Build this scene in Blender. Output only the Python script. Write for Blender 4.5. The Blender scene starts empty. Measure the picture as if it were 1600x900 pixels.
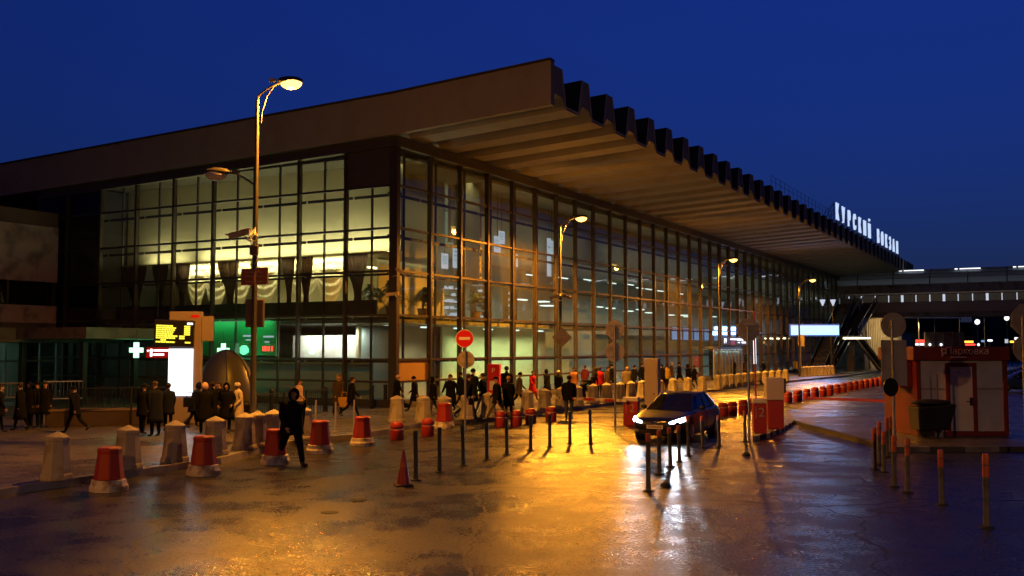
import bpy, bmesh, math, random
from mathutils import Vector, Matrix
random.seed(11)
R = math.radians
S = bpy.context.scene
col = S.collection
# ------------------------------------------------------------------ camera
F, CAMH = 1548.0, 2.9
PITCH = math.atan(94 / F)
cam = bpy.data.cameras.new('camera')
cam.sensor_width = 36; cam.lens = 36 * F / 1600
cam.clip_end = 3000; cam.clip_start = .1
camo = bpy.data.objects.new('camera', cam); col.objects.link(camo)
camo.location = (0, 0, CAMH); camo.rotation_euler = (R(90) + PITCH, 0, 0)
S.camera = camo

def ray(px, py):
    a, b = (px - 800), (450 - py)
    return Vector((a, F * math.cos(PITCH) - b * math.sin(PITCH), F * math.sin(PITCH) + b * math.cos(PITCH)))
def G(px, py, z=0.0):
    d = ray(px, py); t = (z - CAMH) / d.z
    return Vector((d.x * t, d.y * t, z))
def W(px, py, Y):
    d = ray(px, py); t = Y / d.y
    return Vector((d.x * t, Y, CAMH + d.z * t))

# ------------------------------------------------------------------ materials
def nd(nt, t, **kw):
    n = nt.nodes.new(t)
    for k, v in kw.items():
        if k in n.inputs.keys(): n.inputs[k].default_value = v
        else: setattr(n, k, v)
    return n
MATS = {}
def mat(name, c, rough=.6, metal=0, var=.25, scale=3.0, bump=0.0, bscale=40, spec=.5, coat=0, dirt=None, dscale=1.2, rvar=.0):
    m = bpy.data.materials.new(name); m.use_nodes = True; nt = m.node_tree
    b = nt.nodes['Principled BSDF']; L = nt.links
    tc = nd(nt, 'ShaderNodeTexCoord')
    n1 = nd(nt, 'ShaderNodeTexNoise'); n1.inputs['Scale'].default_value = scale; n1.inputs['Detail'].default_value = 6
    L.new(tc.outputs['Object'], n1.inputs['Vector'])
    mx = nd(nt, 'ShaderNodeMix', data_type='RGBA')
    mx.inputs[6].default_value = (*[x * (1 - var) for x in c], 1); mx.inputs[7].default_value = (*[min(1, x * (1 + var)) for x in c], 1)
    L.new(n1.outputs['Fac'], mx.inputs[0]); out = mx.outputs[2]
    if dirt:
        n2 = nd(nt, 'ShaderNodeTexNoise'); n2.inputs['Scale'].default_value = dscale; n2.inputs['Detail'].default_value = 9
        L.new(tc.outputs['Object'], n2.inputs['Vector'])
        rp = nd(nt, 'ShaderNodeValToRGB'); rp.color_ramp.elements[0].position = .48; rp.color_ramp.elements[1].position = .66
        L.new(n2.outputs['Fac'], rp.inputs[0])
        m2 = nd(nt, 'ShaderNodeMix', data_type='RGBA'); m2.inputs[7].default_value = (*dirt, 1)
        L.new(rp.outputs[0], m2.inputs[0]); L.new(out, m2.inputs[6]); out = m2.outputs[2]
    L.new(out, b.inputs['Base Color'])
    b.inputs['Roughness'].default_value = rough; b.inputs['Metallic'].default_value = metal
    b.inputs['Specular IOR Level'].default_value = spec; b.inputs['Coat Weight'].default_value = coat
    if rvar:
        mr = nd(nt, 'ShaderNodeMapRange'); mr.inputs['To Min'].default_value = rough - rvar; mr.inputs['To Max'].default_value = rough + rvar
        L.new(n1.outputs['Fac'], mr.inputs['Value']); L.new(mr.outputs[0], b.inputs['Roughness'])
    if bump:
        n3 = nd(nt, 'ShaderNodeTexNoise'); n3.inputs['Scale'].default_value = bscale; n3.inputs['Detail'].default_value = 4
        L.new(tc.outputs['Object'], n3.inputs['Vector'])
        bp = nd(nt, 'ShaderNodeBump'); bp.inputs['Strength'].default_value = bump; bp.inputs['Distance'].default_value = .02
        L.new(n3.outputs['Fac'], bp.inputs['Height']); L.new(bp.outputs[0], b.inputs['Normal'])
    MATS[name] = m; return m
def emit(name, c, s):
    m = bpy.data.materials.new(name); m.use_nodes = True; nt = m.node_tree
    b = nt.nodes['Principled BSDF']; b.inputs['Base Color'].default_value = (.04, .04, .04, 1)
    tc = nd(nt, 'ShaderNodeTexCoord'); n1 = nd(nt, 'ShaderNodeTexNoise'); n1.inputs['Scale'].default_value = 2.0
    nt.links.new(tc.outputs['Object'], n1.inputs['Vector'])
    mr = nd(nt, 'ShaderNodeMapRange'); mr.inputs['To Min'].default_value = s * .85; mr.inputs['To Max'].default_value = s * 1.15
    nt.links.new(n1.outputs['Fac'], mr.inputs['Value']); nt.links.new(mr.outputs[0], b.inputs['Emission Strength'])
    b.inputs['Emission Color'].default_value = (*c, 1); MATS[name] = m; return m
def glassmat(name, tint, refl=1.0, rough=.02):
    m = bpy.data.materials.new(name); m.use_nodes = True; nt = m.node_tree; nt.nodes.clear()
    o = nd(nt, 'ShaderNodeOutputMaterial'); t = nd(nt, 'ShaderNodeBsdfTransparent'); t.inputs[0].default_value = (*tint, 1)
    g = nd(nt, 'ShaderNodeBsdfGlossy'); g.inputs['Roughness'].default_value = rough; g.inputs[0].default_value = (.95, .97, 1, 1)
    fr = nd(nt, 'ShaderNodeFresnel'); ge = nd(nt, 'ShaderNodeNewGeometry'); ior = nd(nt, 'ShaderNodeMix', data_type='FLOAT')
    ior.inputs[2].default_value = 1.45; ior.inputs[3].default_value = 1 / 1.45   # same reflectance from both sides of a pane
    nt.links.new(ge.outputs['Backfacing'], ior.inputs[0]); nt.links.new(ior.outputs[0], fr.inputs[0])
    tc = nd(nt, 'ShaderNodeTexCoord'); n = nd(nt, 'ShaderNodeTexNoise'); n.inputs['Scale'].default_value = .45; n.inputs['Detail'].default_value = 3
    bp = nd(nt, 'ShaderNodeBump'); bp.inputs['Strength'].default_value = .06; bp.inputs['Distance'].default_value = .05
    L = nt.links; L.new(tc.outputs['Object'], n.inputs['Vector']); L.new(n.outputs['Fac'], bp.inputs['Height'])
    L.new(bp.outputs[0], g.inputs['Normal'])
    ml = nd(nt, 'ShaderNodeMath', operation='MULTIPLY'); ml.inputs[1].default_value = refl; L.new(fr.outputs[0], ml.inputs[0])
    mx = nd(nt, 'ShaderNodeMixShader'); L.new(ml.outputs[0], mx.inputs[0]); L.new(t.outputs[0], mx.inputs[1]); L.new(g.outputs[0], mx.inputs[2])
    df = nd(nt, 'ShaderNodeBsdfDiffuse'); df.inputs[0].default_value = (.45, .45, .42, 1)      # pale dirt-like film added to give the pane a hazy glow
    nf = nd(nt, 'ShaderNodeTexNoise'); nf.inputs['Scale'].default_value = 1.3; nf.inputs['Detail'].default_value = 6; L.new(tc.outputs['Object'], nf.inputs['Vector'])
    mf = nd(nt, 'ShaderNodeMapRange'); mf.inputs['From Min'].default_value = .3; mf.inputs['From Max'].default_value = .75; mf.inputs['To Min'].default_value = .01; mf.inputs['To Max'].default_value = .035
    L.new(nf.outputs['Fac'], mf.inputs['Value']); m2 = nd(nt, 'ShaderNodeMixShader'); L.new(mf.outputs[0], m2.inputs[0]); L.new(mx.outputs[0], m2.inputs[1]); L.new(df.outputs[0], m2.inputs[2])
    L.new(m2.outputs[0], o.inputs[0]); MATS[name] = m; return m
def clothmat(name, c, trans=.5):
    m = bpy.data.materials.new(name); m.use_nodes = True; nt = m.node_tree; nt.nodes.clear(); L = nt.links
    o = nd(nt, 'ShaderNodeOutputMaterial'); d = nd(nt, 'ShaderNodeBsdfDiffuse'); t = nd(nt, 'ShaderNodeBsdfTranslucent')
    tc = nd(nt, 'ShaderNodeTexCoord'); n = nd(nt, 'ShaderNodeTexNoise'); n.inputs['Scale'].default_value = 9
    L.new(tc.outputs['Object'], n.inputs['Vector']); mc = nd(nt, 'ShaderNodeMix', data_type='RGBA')
    mc.inputs[6].default_value = (*[x * .85 for x in c], 1); mc.inputs[7].default_value = (*c, 1); L.new(n.outputs['Fac'], mc.inputs[0])
    L.new(mc.outputs[2], d.inputs[0]); L.new(mc.outputs[2], t.inputs[0])
    mx = nd(nt, 'ShaderNodeMixShader'); mx.inputs[0].default_value = trans
    L.new(d.outputs[0], mx.inputs[1]); L.new(t.outputs[0], mx.inputs[2]); L.new(mx.outputs[0], o.inputs[0]); MATS[name] = m; return m

def wet(name, c1, c2, r_lo, r_hi, pud, grain, tile=None):
    """wet ground: two-tone asphalt, patches with a water film, fine stone grain"""
    m = bpy.data.materials.new(name); m.use_nodes = True; nt = m.node_tree; L = nt.links
    b = nt.nodes['Principled BSDF']; tc = nd(nt, 'ShaderNodeTexCoord'); P = tc.outputs['Object']
    def noise(sc, det=5, ro=.55):
        n = nd(nt, 'ShaderNodeTexNoise'); n.inputs['Scale'].default_value = sc; n.inputs['Detail'].default_value = det; n.inputs['Roughness'].default_value = ro
        L.new(P, n.inputs['Vector']); return n.outputs['Fac']
    def ramp(src, a, bb, lo=0, hi=1):
        r = nd(nt, 'ShaderNodeMapRange', interpolation_type='SMOOTHSTEP'); r.inputs['From Min'].default_value = a; r.inputs['From Max'].default_value = bb
        r.inputs['To Min'].default_value = lo; r.inputs['To Max'].default_value = hi; L.new(src, r.inputs['Value']); return r.outputs[0]
    big, mid, fine = noise(.16, 7, .62), noise(1.1, 6, .6), noise(42, 3, .6)
    stone = nd(nt, 'ShaderNodeTexVoronoi'); stone.inputs['Scale'].default_value = 55; L.new(P, stone.inputs['Vector'])
    puddle = ramp(big, pud - .06, pud + .22)
    mc = nd(nt, 'ShaderNodeMix', data_type='RGBA'); mc.inputs[6].default_value = (*c1, 1); mc.inputs[7].default_value = (*c2, 1); L.new(ramp(mid, .3, .7), mc.inputs[0])
    m2 = nd(nt, 'ShaderNodeMix', data_type='RGBA', blend_type='MULTIPLY'); m2.inputs[0].default_value = 1; L.new(mc.outputs[2], m2.inputs[6])
    L.new(ramp(stone.outputs['Distance'], 0, .9, .6, 1.5), m2.inputs[7]); colr = m2.outputs[2]
    # cracks and tar joints
    vc = nd(nt, 'ShaderNodeTexVoronoi', feature='DISTANCE_TO_EDGE'); vc.inputs['Scale'].default_value = .14
    wrp = nd(nt, 'ShaderNodeVectorMath', operation='ADD'); nw = nd(nt, 'ShaderNodeTexNoise'); nw.inputs['Scale'].default_value = .8
    L.new(P, nw.inputs['Vector']); L.new(P, wrp.inputs[0]); L.new(nw.outputs['Color'], wrp.inputs[1]); L.new(wrp.outputs[0], vc.inputs['Vector'])
    crack = ramp(vc.outputs['Distance'], .001, .004, .35, 1)
    m3 = nd(nt, 'ShaderNodeMix', data_type='RGBA', blend_type='MULTIPLY'); m3.inputs[0].default_value = 1; L.new(colr, m3.inputs[6]); L.new(crack, m3.inputs[7]); colr = m3.outputs[2]
    hsum = nd(nt, 'ShaderNodeMath', operation='MULTIPLY'); L.new(stone.outputs['Distance'], hsum.inputs[0]); hsum.inputs[1].default_value = 1.0
    h0 = nd(nt, 'ShaderNodeMath', operation='ADD'); L.new(hsum.outputs[0], h0.inputs[0]); L.new(fine, h0.inputs[1])
    lump = nd(nt, 'ShaderNodeMath', operation='MULTIPLY'); lump.inputs[1].default_value = 1.3; lumpn = noise(17, 3, .75); L.new(lumpn, lump.inputs[0])
    hadd = nd(nt, 'ShaderNodeMath', operation='ADD'); L.new(h0.outputs[0], hadd.inputs[0]); L.new(lump.outputs[0], hadd.inputs[1])
    m5 = nd(nt, 'ShaderNodeMix', data_type='RGBA', blend_type='MULTIPLY'); m5.inputs[0].default_value = 1
    L.new(colr, m5.inputs[6]); L.new(ramp(lumpn, .32, .68, .35, 1.75), m5.inputs[7]); colr = m5.outputs[2]
    if tile:
        bk = nd(nt, 'ShaderNodeTexBrick'); bk.inputs['Scale'].default_value = tile; bk.inputs['Mortar Size'].default_value = .012
        bk.inputs['Color1'].default_value = (1, 1, 1, 1); bk.inputs['Color2'].default_value = (.72, .72, .72, 1); bk.inputs['Mortar'].default_value = (.3, .3, .3, 1)
        L.new(P, bk.inputs['Vector']); m4 = nd(nt, 'ShaderNodeMix', data_type='RGBA', blend_type='MULTIPLY'); m4.inputs[0].default_value = 1
        L.new(colr, m4.inputs[6]); L.new(bk.outputs['Color'], m4.inputs[7]); colr = m4.outputs[2]
    L.new(colr, b.inputs['Base Color'])
    rg = nd(nt, 'ShaderNodeMix', data_type='FLOAT'); L.new(puddle, rg.inputs[0]); streak = nd(nt, 'ShaderNodeMath', operation='ADD'); L.new(ramp(mid, .3, .7, r_hi * .66, r_hi * 1.05), streak.inputs[0]); L.new(ramp(noise(.45, 5, .6), .35, .65, -.04, .12), streak.inputs[1])
    dry = nd(nt, 'ShaderNodeMath', operation='ADD'); L.new(streak.outputs[0], dry.inputs[0]); L.new(ramp(vc.outputs['Distance'], .001, .005, .22, 0), dry.inputs[1]); gr = nd(nt, 'ShaderNodeMath', operation='ADD'); L.new(dry.outputs[0], gr.inputs[0]); L.new(ramp(lumpn, .3, .7, .08, -.08), gr.inputs[1]); L.new(gr.outputs[0], rg.inputs[2]); rg.inputs[3].default_value = r_lo
    L.new(rg.outputs[0], b.inputs['Roughness'])
    bs = nd(nt, 'ShaderNodeMix', data_type='FLOAT'); L.new(puddle, bs.inputs[0]); bs.inputs[2].default_value = grain; bs.inputs[3].default_value = grain * .6
    bp = nd(nt, 'ShaderNodeBump'); bp.inputs['Distance'].default_value = .02; L.new(bs.outputs[0], bp.inputs['Strength']); L.new(hadd.outputs[0], bp.inputs['Height'])
    L.new(bp.outputs[0], b.inputs['Normal']); b.inputs['Specular IOR Level'].default_value = .5
    MATS[name] = m; return m

M_ROAD = wet('wet asphalt', (.010, .010, .0105), (.020, .019, .018), .20, .30, .56, .26)
M_PAVE = wet('wet paving', (.075, .070, .066), (.12, .112, .105), .22, .42, .50, .30, tile=.9)
M_KERB = mat('kerb concrete', (.20, .185, .17), .45, var=.3, scale=4, bump=.3, bscale=30, dirt=(.06, .055, .05))
M_CONC = mat('roof concrete', (.34, .31, .27), .8, var=.10, scale=.7, bump=.15, bscale=8, dirt=(.30, .27, .23), dscale=.9)
M_CONCD = mat('dark concrete', (.16, .14, .12), .8, var=.2, scale=1.2, dirt=(.08, .07, .06))
M_RIM = mat('pale concrete lip', (.62, .57, .52), .7, var=.1)
M_COPING = mat('roof coping', (.05, .045, .04), .7)
M_TROUGH = mat('trough shade', (.03, .03, .03), .9)
M_FRAME = mat('bronze aluminium', (.075, .058, .046), .45, .5, var=.2, scale=5)
M_FRAMED = mat('inner frame paint', (.09, .075, .055), .5, .2, var=.2)
M_GLASS = glassmat('facade glass', (.80, .84, .80), 1.0)
M_GLASSD = glassmat('dark tinted glass', (.22, .24, .22), 1.1)
M_CREAM = mat('cream plaster', (.60, .53, .30), .8, var=.06, scale=.8)
M_WARMW = mat('warm wall', (.52, .45, .30), .8, var=.12, scale=.6)
M_GREENW = mat('pale green wall', (.52, .56, .32), .7, var=.12, scale=.5)
M_TEALW = mat('grey teal wall', (.34, .40, .38), .6, var=.15, scale=.5)
M_CEIL = mat('hall ceiling', (.42, .40, .33), .85, var=.1, scale=.5)
M_FLOORI = mat('polished stone floor', (.22, .20, .17), .25, var=.15)
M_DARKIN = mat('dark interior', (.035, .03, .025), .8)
M_PHARM = mat('pharmacy green panel', (.01, .42, .13), .45, var=.08)
M_BOARD = mat('ochre panel', (.48, .28, .10), .6, var=.08)
M_ANNEX = mat('annex panel', (.60, .46, .43), .75, var=.12, scale=.9, bump=.1, bscale=15, dirt=(.28, .21, .2))
M_ANNEXB = mat('annex brown band', (.16, .11, .09), .8, var=.15)
M_BLK = mat('black painted metal', (.012, .012, .013), .45, .2, var=.3)
M_GALV = mat('galvanised steel', (.33, .33, .33), .42, .75, var=.25, scale=8, bump=.05)
M_POST = mat('worn grey post paint', (.10, .095, .09), .5, .1, var=.3, scale=8, dirt=(.05, .045, .04), dscale=6)
M_POSTD = mat('dark post paint', (.035, .033, .032), .45, .1, var=.3, scale=8)
M_POLE = mat('grey lamp post paint', (.055, .050, .046), .6, .1, var=.2, scale=6)
M_STEEL = mat('stainless', (.5, .5, .5), .28, .9, var=.15)
M_WCONC = mat('white bollard concrete', (.36, .33, .30), .75, var=.14, scale=4, bump=.3, bscale=25, dirt=(.20, .17, .145), dscale=3)
M_RED = mat('red paint', (.33, .018, .012), .5, var=.22, scale=3, dirt=(.20, .02, .016), dscale=3)
M_REDB = mat('bright red paint', (.36, .016, .012), .42, var=.15)
M_WHT = mat('dirty white paint', (.62, .56, .52), .6, var=.15, scale=5, dirt=(.18, .13, .10), dscale=4)
M_REDK = mat('dull kiosk red', (.19, .012, .010), .55, var=.15, dirt=(.14, .012, .01))
M_WHTC = mat('white panel', (.72, .66, .62), .5, var=.06, scale=1.0, dirt=(.56, .49, .45), dscale=.9)
M_CABW = mat('cabinet white', (.58, .50, .46), .5, var=.08)
M_ORANGE = mat('orange reflective', (.40, .075, .02), .4, var=.15)
M_SIGNR = mat('sign red', (.60, .012, .012), .35, var=.06)
M_SIGNW = mat('sign white', (.75, .72, .70), .4, var=.05)
M_SIGNB = mat('sign back aluminium', (.42, .36, .30), .5, .25, var=.14, scale=3, dirt=(.28, .22, .17), dscale=2)
M_RUB = mat('black rubber', (.012, .012, .012), .7)
M_CARP = mat('dark car paint', (.010, .010, .012), .3, .2, var=.1, coat=.4)
M_CARB = mat('blue car paint', (.02, .05, .22), .25, .3, var=.1, coat=1)
M_CARG = mat('grey car paint', (.14, .15, .18), .25, .5, var=.1, coat=1)
M_CARGL = glassmat('car glass', (.05, .06, .08), 1.0)
M_CHROME = mat('chrome', (.7, .7, .7), .12, 1, var=.05)
M_GRILLE = mat('grille plastic', (.01, .01, .01), .4)
M_PLATE = mat('number plate', (.66, .60, .55), .45, var=.05)
M_BRIDGER = clothmat('bridge roof polycarbonate', (.30, .36, .44), .55)
M_CURT = clothmat('cream curtain', (.88, .76, .45), .7)
M_DRAPE = clothmat('brown drape', (.10, .062, .035), .25)
M_LEAF = mat('palm leaf', (.05, .085, .025), .5, var=.35, scale=12)
M_TRUNK = mat('palm trunk', (.10, .07, .04), .8)
M_TERRA = mat('planter', (.18, .10, .06), .7)
M_BRIDGE = mat('bridge concrete', (.30, .28, .27), .75, var=.12, scale=.6, dirt=(.18, .16, .15))
M_BRIDGEP = mat('bridge parapet panel', (.46, .36, .34), .6, var=.12, scale=.4)

M_FAR = mat('far building', (.03, .03, .035), .8)
M_HOARD = mat('hoarding', (.22, .18, .19), .7, var=.1, scale=.2)
M_TENTD = mat('navy tarpaulin', (.03, .035, .10), .5, var=.2)
M_TENTO = mat('olive film', (.07, .068, .03), .34, var=.3, scale=2, coat=.4)
M_PINK = mat('totem cladding', (.27, .22, .235), .5, var=.06)
E_SOD = emit('sodium lamp', (1.0, .60, .15), 3.0)
E_SODW = emit('warm lamp', (1.0, .75, .40), 25)
E_WHT = emit('white backlight', (.93, .95, 1.0), 2.0)
E_SIGN = emit('cold sign backlight', (.48, .80, 1.0), 1.35)
E_SIGNB = emit('blue sign rim', (.02, .12, .5), .8)
E_LET = emit('sign letter', (.55, .70, 1.0), 1.0)
E_LED = emit('yellow led', (1.0, .86, .06), 1.6)
E_TUBE = emit('fluorescent tube', (.85, 1.0, .95), 2.2)
E_TUBEW = emit('warm tube', (1.0, .90, .55), 9)
E_CROSS = emit('pharmacy cross', (.50, 1.0, .62), 1.7)
E_GRN = emit('green led', (.02, .8, .2), 1.5)
E_REDL = emit('red light', (1.0, .05, .03), 3)
E_YEL = emit('amber light', (1.0, .5, .05), 3)
E_BLUE = emit('blue screen', (.25, .50, 1.0), .75)
E_HEAD = emit('headlamp', (.85, .92, 1.0), 40)
E_POST = emit('cold glow', (.75, .82, 1.0), .75)
E_LOBBY = emit('lobby light', (.70, 1.0, .95), 1.6)

# ------------------------------------------------------------------ mesh helpers
class MB:
    def __init__(s): s.v, s.f, s.m = [], [], []
    def face(s, pts, m=0):
        b = len(s.v); s.v += [tuple(p) for p in pts]; s.f.append(tuple(range(b, b + len(pts)))); s.m.append(m)
    def raw(s, vs, fs, m=0):
        b = len(s.v); s.v += [tuple(p) for p in vs]
        for f in fs: s.f.append(tuple(b + i for i in f)); s.m.append(m)
        return s
    def box(s, x0, x1, y0, y1, z0, z1, m=0, M=None):
        vs = [Vector(p) for p in ((x0, y0, z0), (x1, y0, z0), (x1, y1, z0), (x0, y1, z0), (x0, y0, z1), (x1, y0, z1), (x1, y1, z1), (x0, y1, z1))]
        if M is not None: vs = [M @ p for p in vs]
        return s.raw(vs, [(0, 3, 2, 1), (4, 5, 6, 7), (0, 1, 5, 4), (1, 2, 6, 5), (2, 3, 7, 6), (3, 0, 4, 7)], m)
    def cyl(s, p0, p1, r0, r1=None, n=12, m=0, cap=True):
        p0, p1 = Vector(p0), Vector(p1); r1 = r0 if r1 is None else r1
        d = (p1 - p0).normalized(); a = d.orthogonal().normalized(); b = d.cross(a)
        vs = []
        for p, r in ((p0, r0), (p1, r1)):
            for i in range(n):
                t = 2 * math.pi * i / n; vs.append(p + (a * math.cos(t) + b * math.sin(t)) * r)
        fs = [(i, (i + 1) % n, n + (i + 1) % n, n + i) for i in range(n)]
        if cap: fs += [tuple(range(n))[::-1], tuple(range(n, 2 * n))]
        return s.raw(vs, fs, m)
    def tube(s, pts, r, n=8, m=0):
        for a, b in zip(pts[:-1], pts[1:]): s.cyl(a, b, r, r, n, m)
        return s
    def lathe(s, prof, n=16, m=0, c=(0, 0), rot=0, mf=None):
        b = len(s.v)
        for r, z in prof:
            for i in range(n):
                t = 2 * math.pi * i / n + rot; s.v.append((c[0] + r * math.cos(t), c[1] + r * math.sin(t), z))
        for k in range(len(prof) - 1):
            for i in range(n):
                s.f.append((b + k * n + i, b + k * n + (i + 1) % n, b + (k + 1) * n + (i + 1) % n, b + (k + 1) * n + i)); s.m.append(mf[k] if mf else m)
        s.f.append(tuple(b + i for i in range(n))[::-1]); s.m.append(mf[0] if mf else m)
        e = b + (len(prof) - 1) * n
        s.f.append(tuple(e + i for i in range(n))); s.m.append(mf[-1] if mf else m)
        return s
    def prism(s, poly, y0, y1, m=0):
        """poly in x,z extruded along y"""
        n = len(poly)
        vs = [(x, y0, z) for x, z in poly] + [(x, y1, z) for x, z in poly]
        return s.raw(vs, [tuple(range(n)), tuple(range(n, 2 * n))[::-1]] + [(i, n + i, n + (i + 1) % n, (i + 1) % n) for i in range(n)], m)
    def ball(s, c, r, m=0, n=8, k=6, sx=1, sy=1, sz=1):
        b = len(s.v)
        for j in range(k + 1):
            a = math.pi * j / k
            for i in range(n):
                t = 2 * math.pi * i / n
                s.v.append((c[0] + sx * r * math.sin(a) * math.cos(t), c[1] + sy * r * math.sin(a) * math.sin(t), c[2] + sz * r * math.cos(a)))
        for j in range(k):
            for i in range(n): s.f.append((b + j * n + i, b + (j + 1) * n + i, b + (j + 1) * n + (i + 1) % n, b + j * n + (i + 1) % n)); s.m.append(m)
        return s
    def build(s, name, mats, parent=None, smooth=False, bevel=0):
        me = bpy.data.meshes.new(name); me.from_pydata(s.v, [], s.f)
        for mt in (mats if isinstance(mats, (list, tuple)) else [mats]): me.materials.append(mt)
        me.polygons.foreach_set('material_index', s.m)
        bm = bmesh.new(); bm.from_mesh(me); bmesh.ops.remove_doubles(bm, verts=bm.verts, dist=1e-5)
        bmesh.ops.recalc_face_normals(bm, faces=bm.faces)
        if bevel:
            bmesh.ops.bevel(bm, geom=[e for e in bm.edges if len(e.link_faces) == 2 and e.calc_face_angle(0) > .5], offset=bevel, segments=2, affect='EDGES', profile=.6)
        bm.to_mesh(me); bm.free()
        if smooth:
            for p in me.polygons: p.use_smooth = True
            try: me.set_sharp_from_angle(angle=R(40))
            except Exception: pass
        o = bpy.data.objects.new(name, me); col.objects.link(o)
        if parent is not None: o.parent = parent
        return o
def tag(o, label=None, cat=None, group=None, kind=None):
    if label: o['label'] = label
    if cat: o['category'] = cat
    if group: o['group'] = group
    if kind: o['kind'] = kind
    return o
def thing(name, label, cat, loc=(0, 0, 0), rz=0, group=None):
    o = bpy.data.objects.new(name, None); col.objects.link(o); o.empty_display_size = .2
    o.location = loc; o.rotation_euler = (0, 0, rz); return tag(o, label, cat, group)
def dup(root, loc, rz=None, label=None, cat=None):
    def cp(o, par):
        c = o.copy(); col.objects.link(c)
        if par is not None: c.parent = par
        for ch in list(o.children): cp(ch, c)
        return c
    r = cp(root, None); r.location = loc
    if rz is not None: r.rotation_euler = (0, 0, rz)
    if label: r['label'] = label
    return r
class Repeats:
    """first call moves the prototype itself, later calls copy it"""
    def __init__(s, root): s.root, s.used = root, False
    def put(s, loc, rz=0, label=None):
        if not s.used:
            s.used = True; s.root.location = loc; s.root.rotation_euler = (0, 0, rz)
            if label: s.root['label'] = label
            return s.root
        return dup(s.root, loc, rz, label)
ORD = 'first second third fourth fifth sixth seventh eighth ninth tenth eleventh twelfth thirteenth fourteenth fifteenth sixteenth seventeenth eighteenth nineteenth twentieth'.split()
def ordn(i): return ORD[i] if i < 20 else ('twenty-' + ORD[i - 20] if i < 29 else 'thirtieth' if i == 29 else 'thirty-' + ORD[i - 30])
def textmesh(t, size, depth, align='CENTER', thin=0):
    c = bpy.data.curves.new('lettering', 'FONT'); c.body = t; c.size = size; c.extrude = depth; c.align_x = align; c.offset = thin
    o = bpy.data.objects.new('lettering', c); col.objects.link(o)
    me = bpy.data.meshes.new_from_object(o.evaluated_get(bpy.context.evaluated_depsgraph_get())); bpy.data.objects.remove(o)
    return me
def lettering(t, size, depth, m, parent, loc, rot=(R(90), 0, 0), name='lettering', sx=1):
    me = textmesh(t, size, depth); me.materials.clear(); me.materials.append(m)
    o = bpy.data.objects.new(name, me); col.objects.link(o); o.parent = parent; o.location = loc; o.rotation_euler = rot; o.scale = (sx, 1, 1)
    return o
def light(name, kind, loc, power, c, size=.3, rot=None, parent=None, spot=None, blend=.5, sy=None):
    l = bpy.data.lights.new(name, kind); l.energy = power; l.color = c
    if kind == 'AREA':
        l.size = size
        if sy: l.shape = 'RECTANGLE'; l.size_y = sy
    elif kind != 'SUN': l.shadow_soft_size = size
    if kind == 'SPOT': l.spot_size = spot; l.spot_blend = blend
    o = bpy.data.objects.new(name, l); col.objects.link(o); o.location = loc
    if rot: o.rotation_euler = rot
    if parent is not None: o.parent = parent
    return o
# ------------------------------------------------------------------ world
SUN_EL, SUN_ROT = R(6), R(205)
w = bpy.data.worlds.new('World'); S.world = w; w.use_nodes = True; nt = w.node_tree
bg = nt.nodes['Background']
sky = nt.nodes.new('ShaderNodeTexSky'); sky.sky_type = 'NISHITA'; sky.sun_disc = False
sky.sun_elevation = SUN_EL; sky.sun_rotation = SUN_ROT; sky.ozone_density = 5; sky.air_density = 1.2; sky.dust_density = .4
tint = nt.nodes.new('ShaderNodeMix'); tint.data_type = 'RGBA'; tint.blend_type = 'MULTIPLY'; tint.inputs[0].default_value = 1
tint.inputs[7].default_value = (.37, .42, 1.58, 1)
nt.links.new(sky.outputs[0], tint.inputs[6])
# after-sunset brightness: the afterglow side ahead is brightest, the dome behind and the hazy horizon darker
tcw = nt.nodes.new('ShaderNodeTexCoord'); sp = nt.nodes.new('ShaderNodeSeparateXYZ'); nt.links.new(tcw.outputs['Generated'], sp.inputs[0])
def mrw(sock, a, b, lo, hi):
    n = nt.nodes.new('ShaderNodeMapRange'); n.interpolation_type = 'SMOOTHSTEP'
    for k, v in zip(('From Min', 'From Max', 'To Min', 'To Max'), (a, b, lo, hi)): n.inputs[k].default_value = v
    nt.links.new(sock, n.inputs['Value']); return n.outputs[0]
az = mrw(sp.outputs['Y'], -.3, .8, .16, 1.0); el = mrw(sp.outputs['Z'], -.02, .42, .42, 1.0)
mu = nt.nodes.new('ShaderNodeMath'); mu.operation = 'MULTIPLY'; nt.links.new(az, mu.inputs[0]); nt.links.new(el, mu.inputs[1])
dim = nt.nodes.new('ShaderNodeMix'); dim.data_type = 'RGBA'; dim.blend_type = 'MULTIPLY'; dim.inputs[0].default_value = 1
nt.links.new(tint.outputs[2], dim.inputs[6]); nt.links.new(mu.outputs[0], dim.inputs[7]); nt.links.new(dim.outputs[2], bg.inputs['Color'])
SKYS = .046
bg.inputs['Strength'].default_value = SKYS
sun = light('sun', 'SUN', (0, 0, 60), .004, (.75, .8, 1)); sun.data.angle = R(10); sun.rotation_euler = (R(80), 0, R(200))
S.view_settings.view_transform = 'Standard'; S.view_settings.look = 'None'; S.view_settings.exposure = 0; S.view_settings.gamma = 1
try: S.view_settings.use_curve_mapping = False
except Exception: pass
cy = S.cycles
cy.use_denoising = True; cy.max_bounces = 8; cy.diffuse_bounces = 3; cy.glossy_bounces = 4; cy.transparent_max_bounces = 24
cy.sample_clamp_indirect = 4; cy.sample_clamp_direct = 0; cy.caustics_reflective = False; cy.caustics_refractive = False

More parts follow.
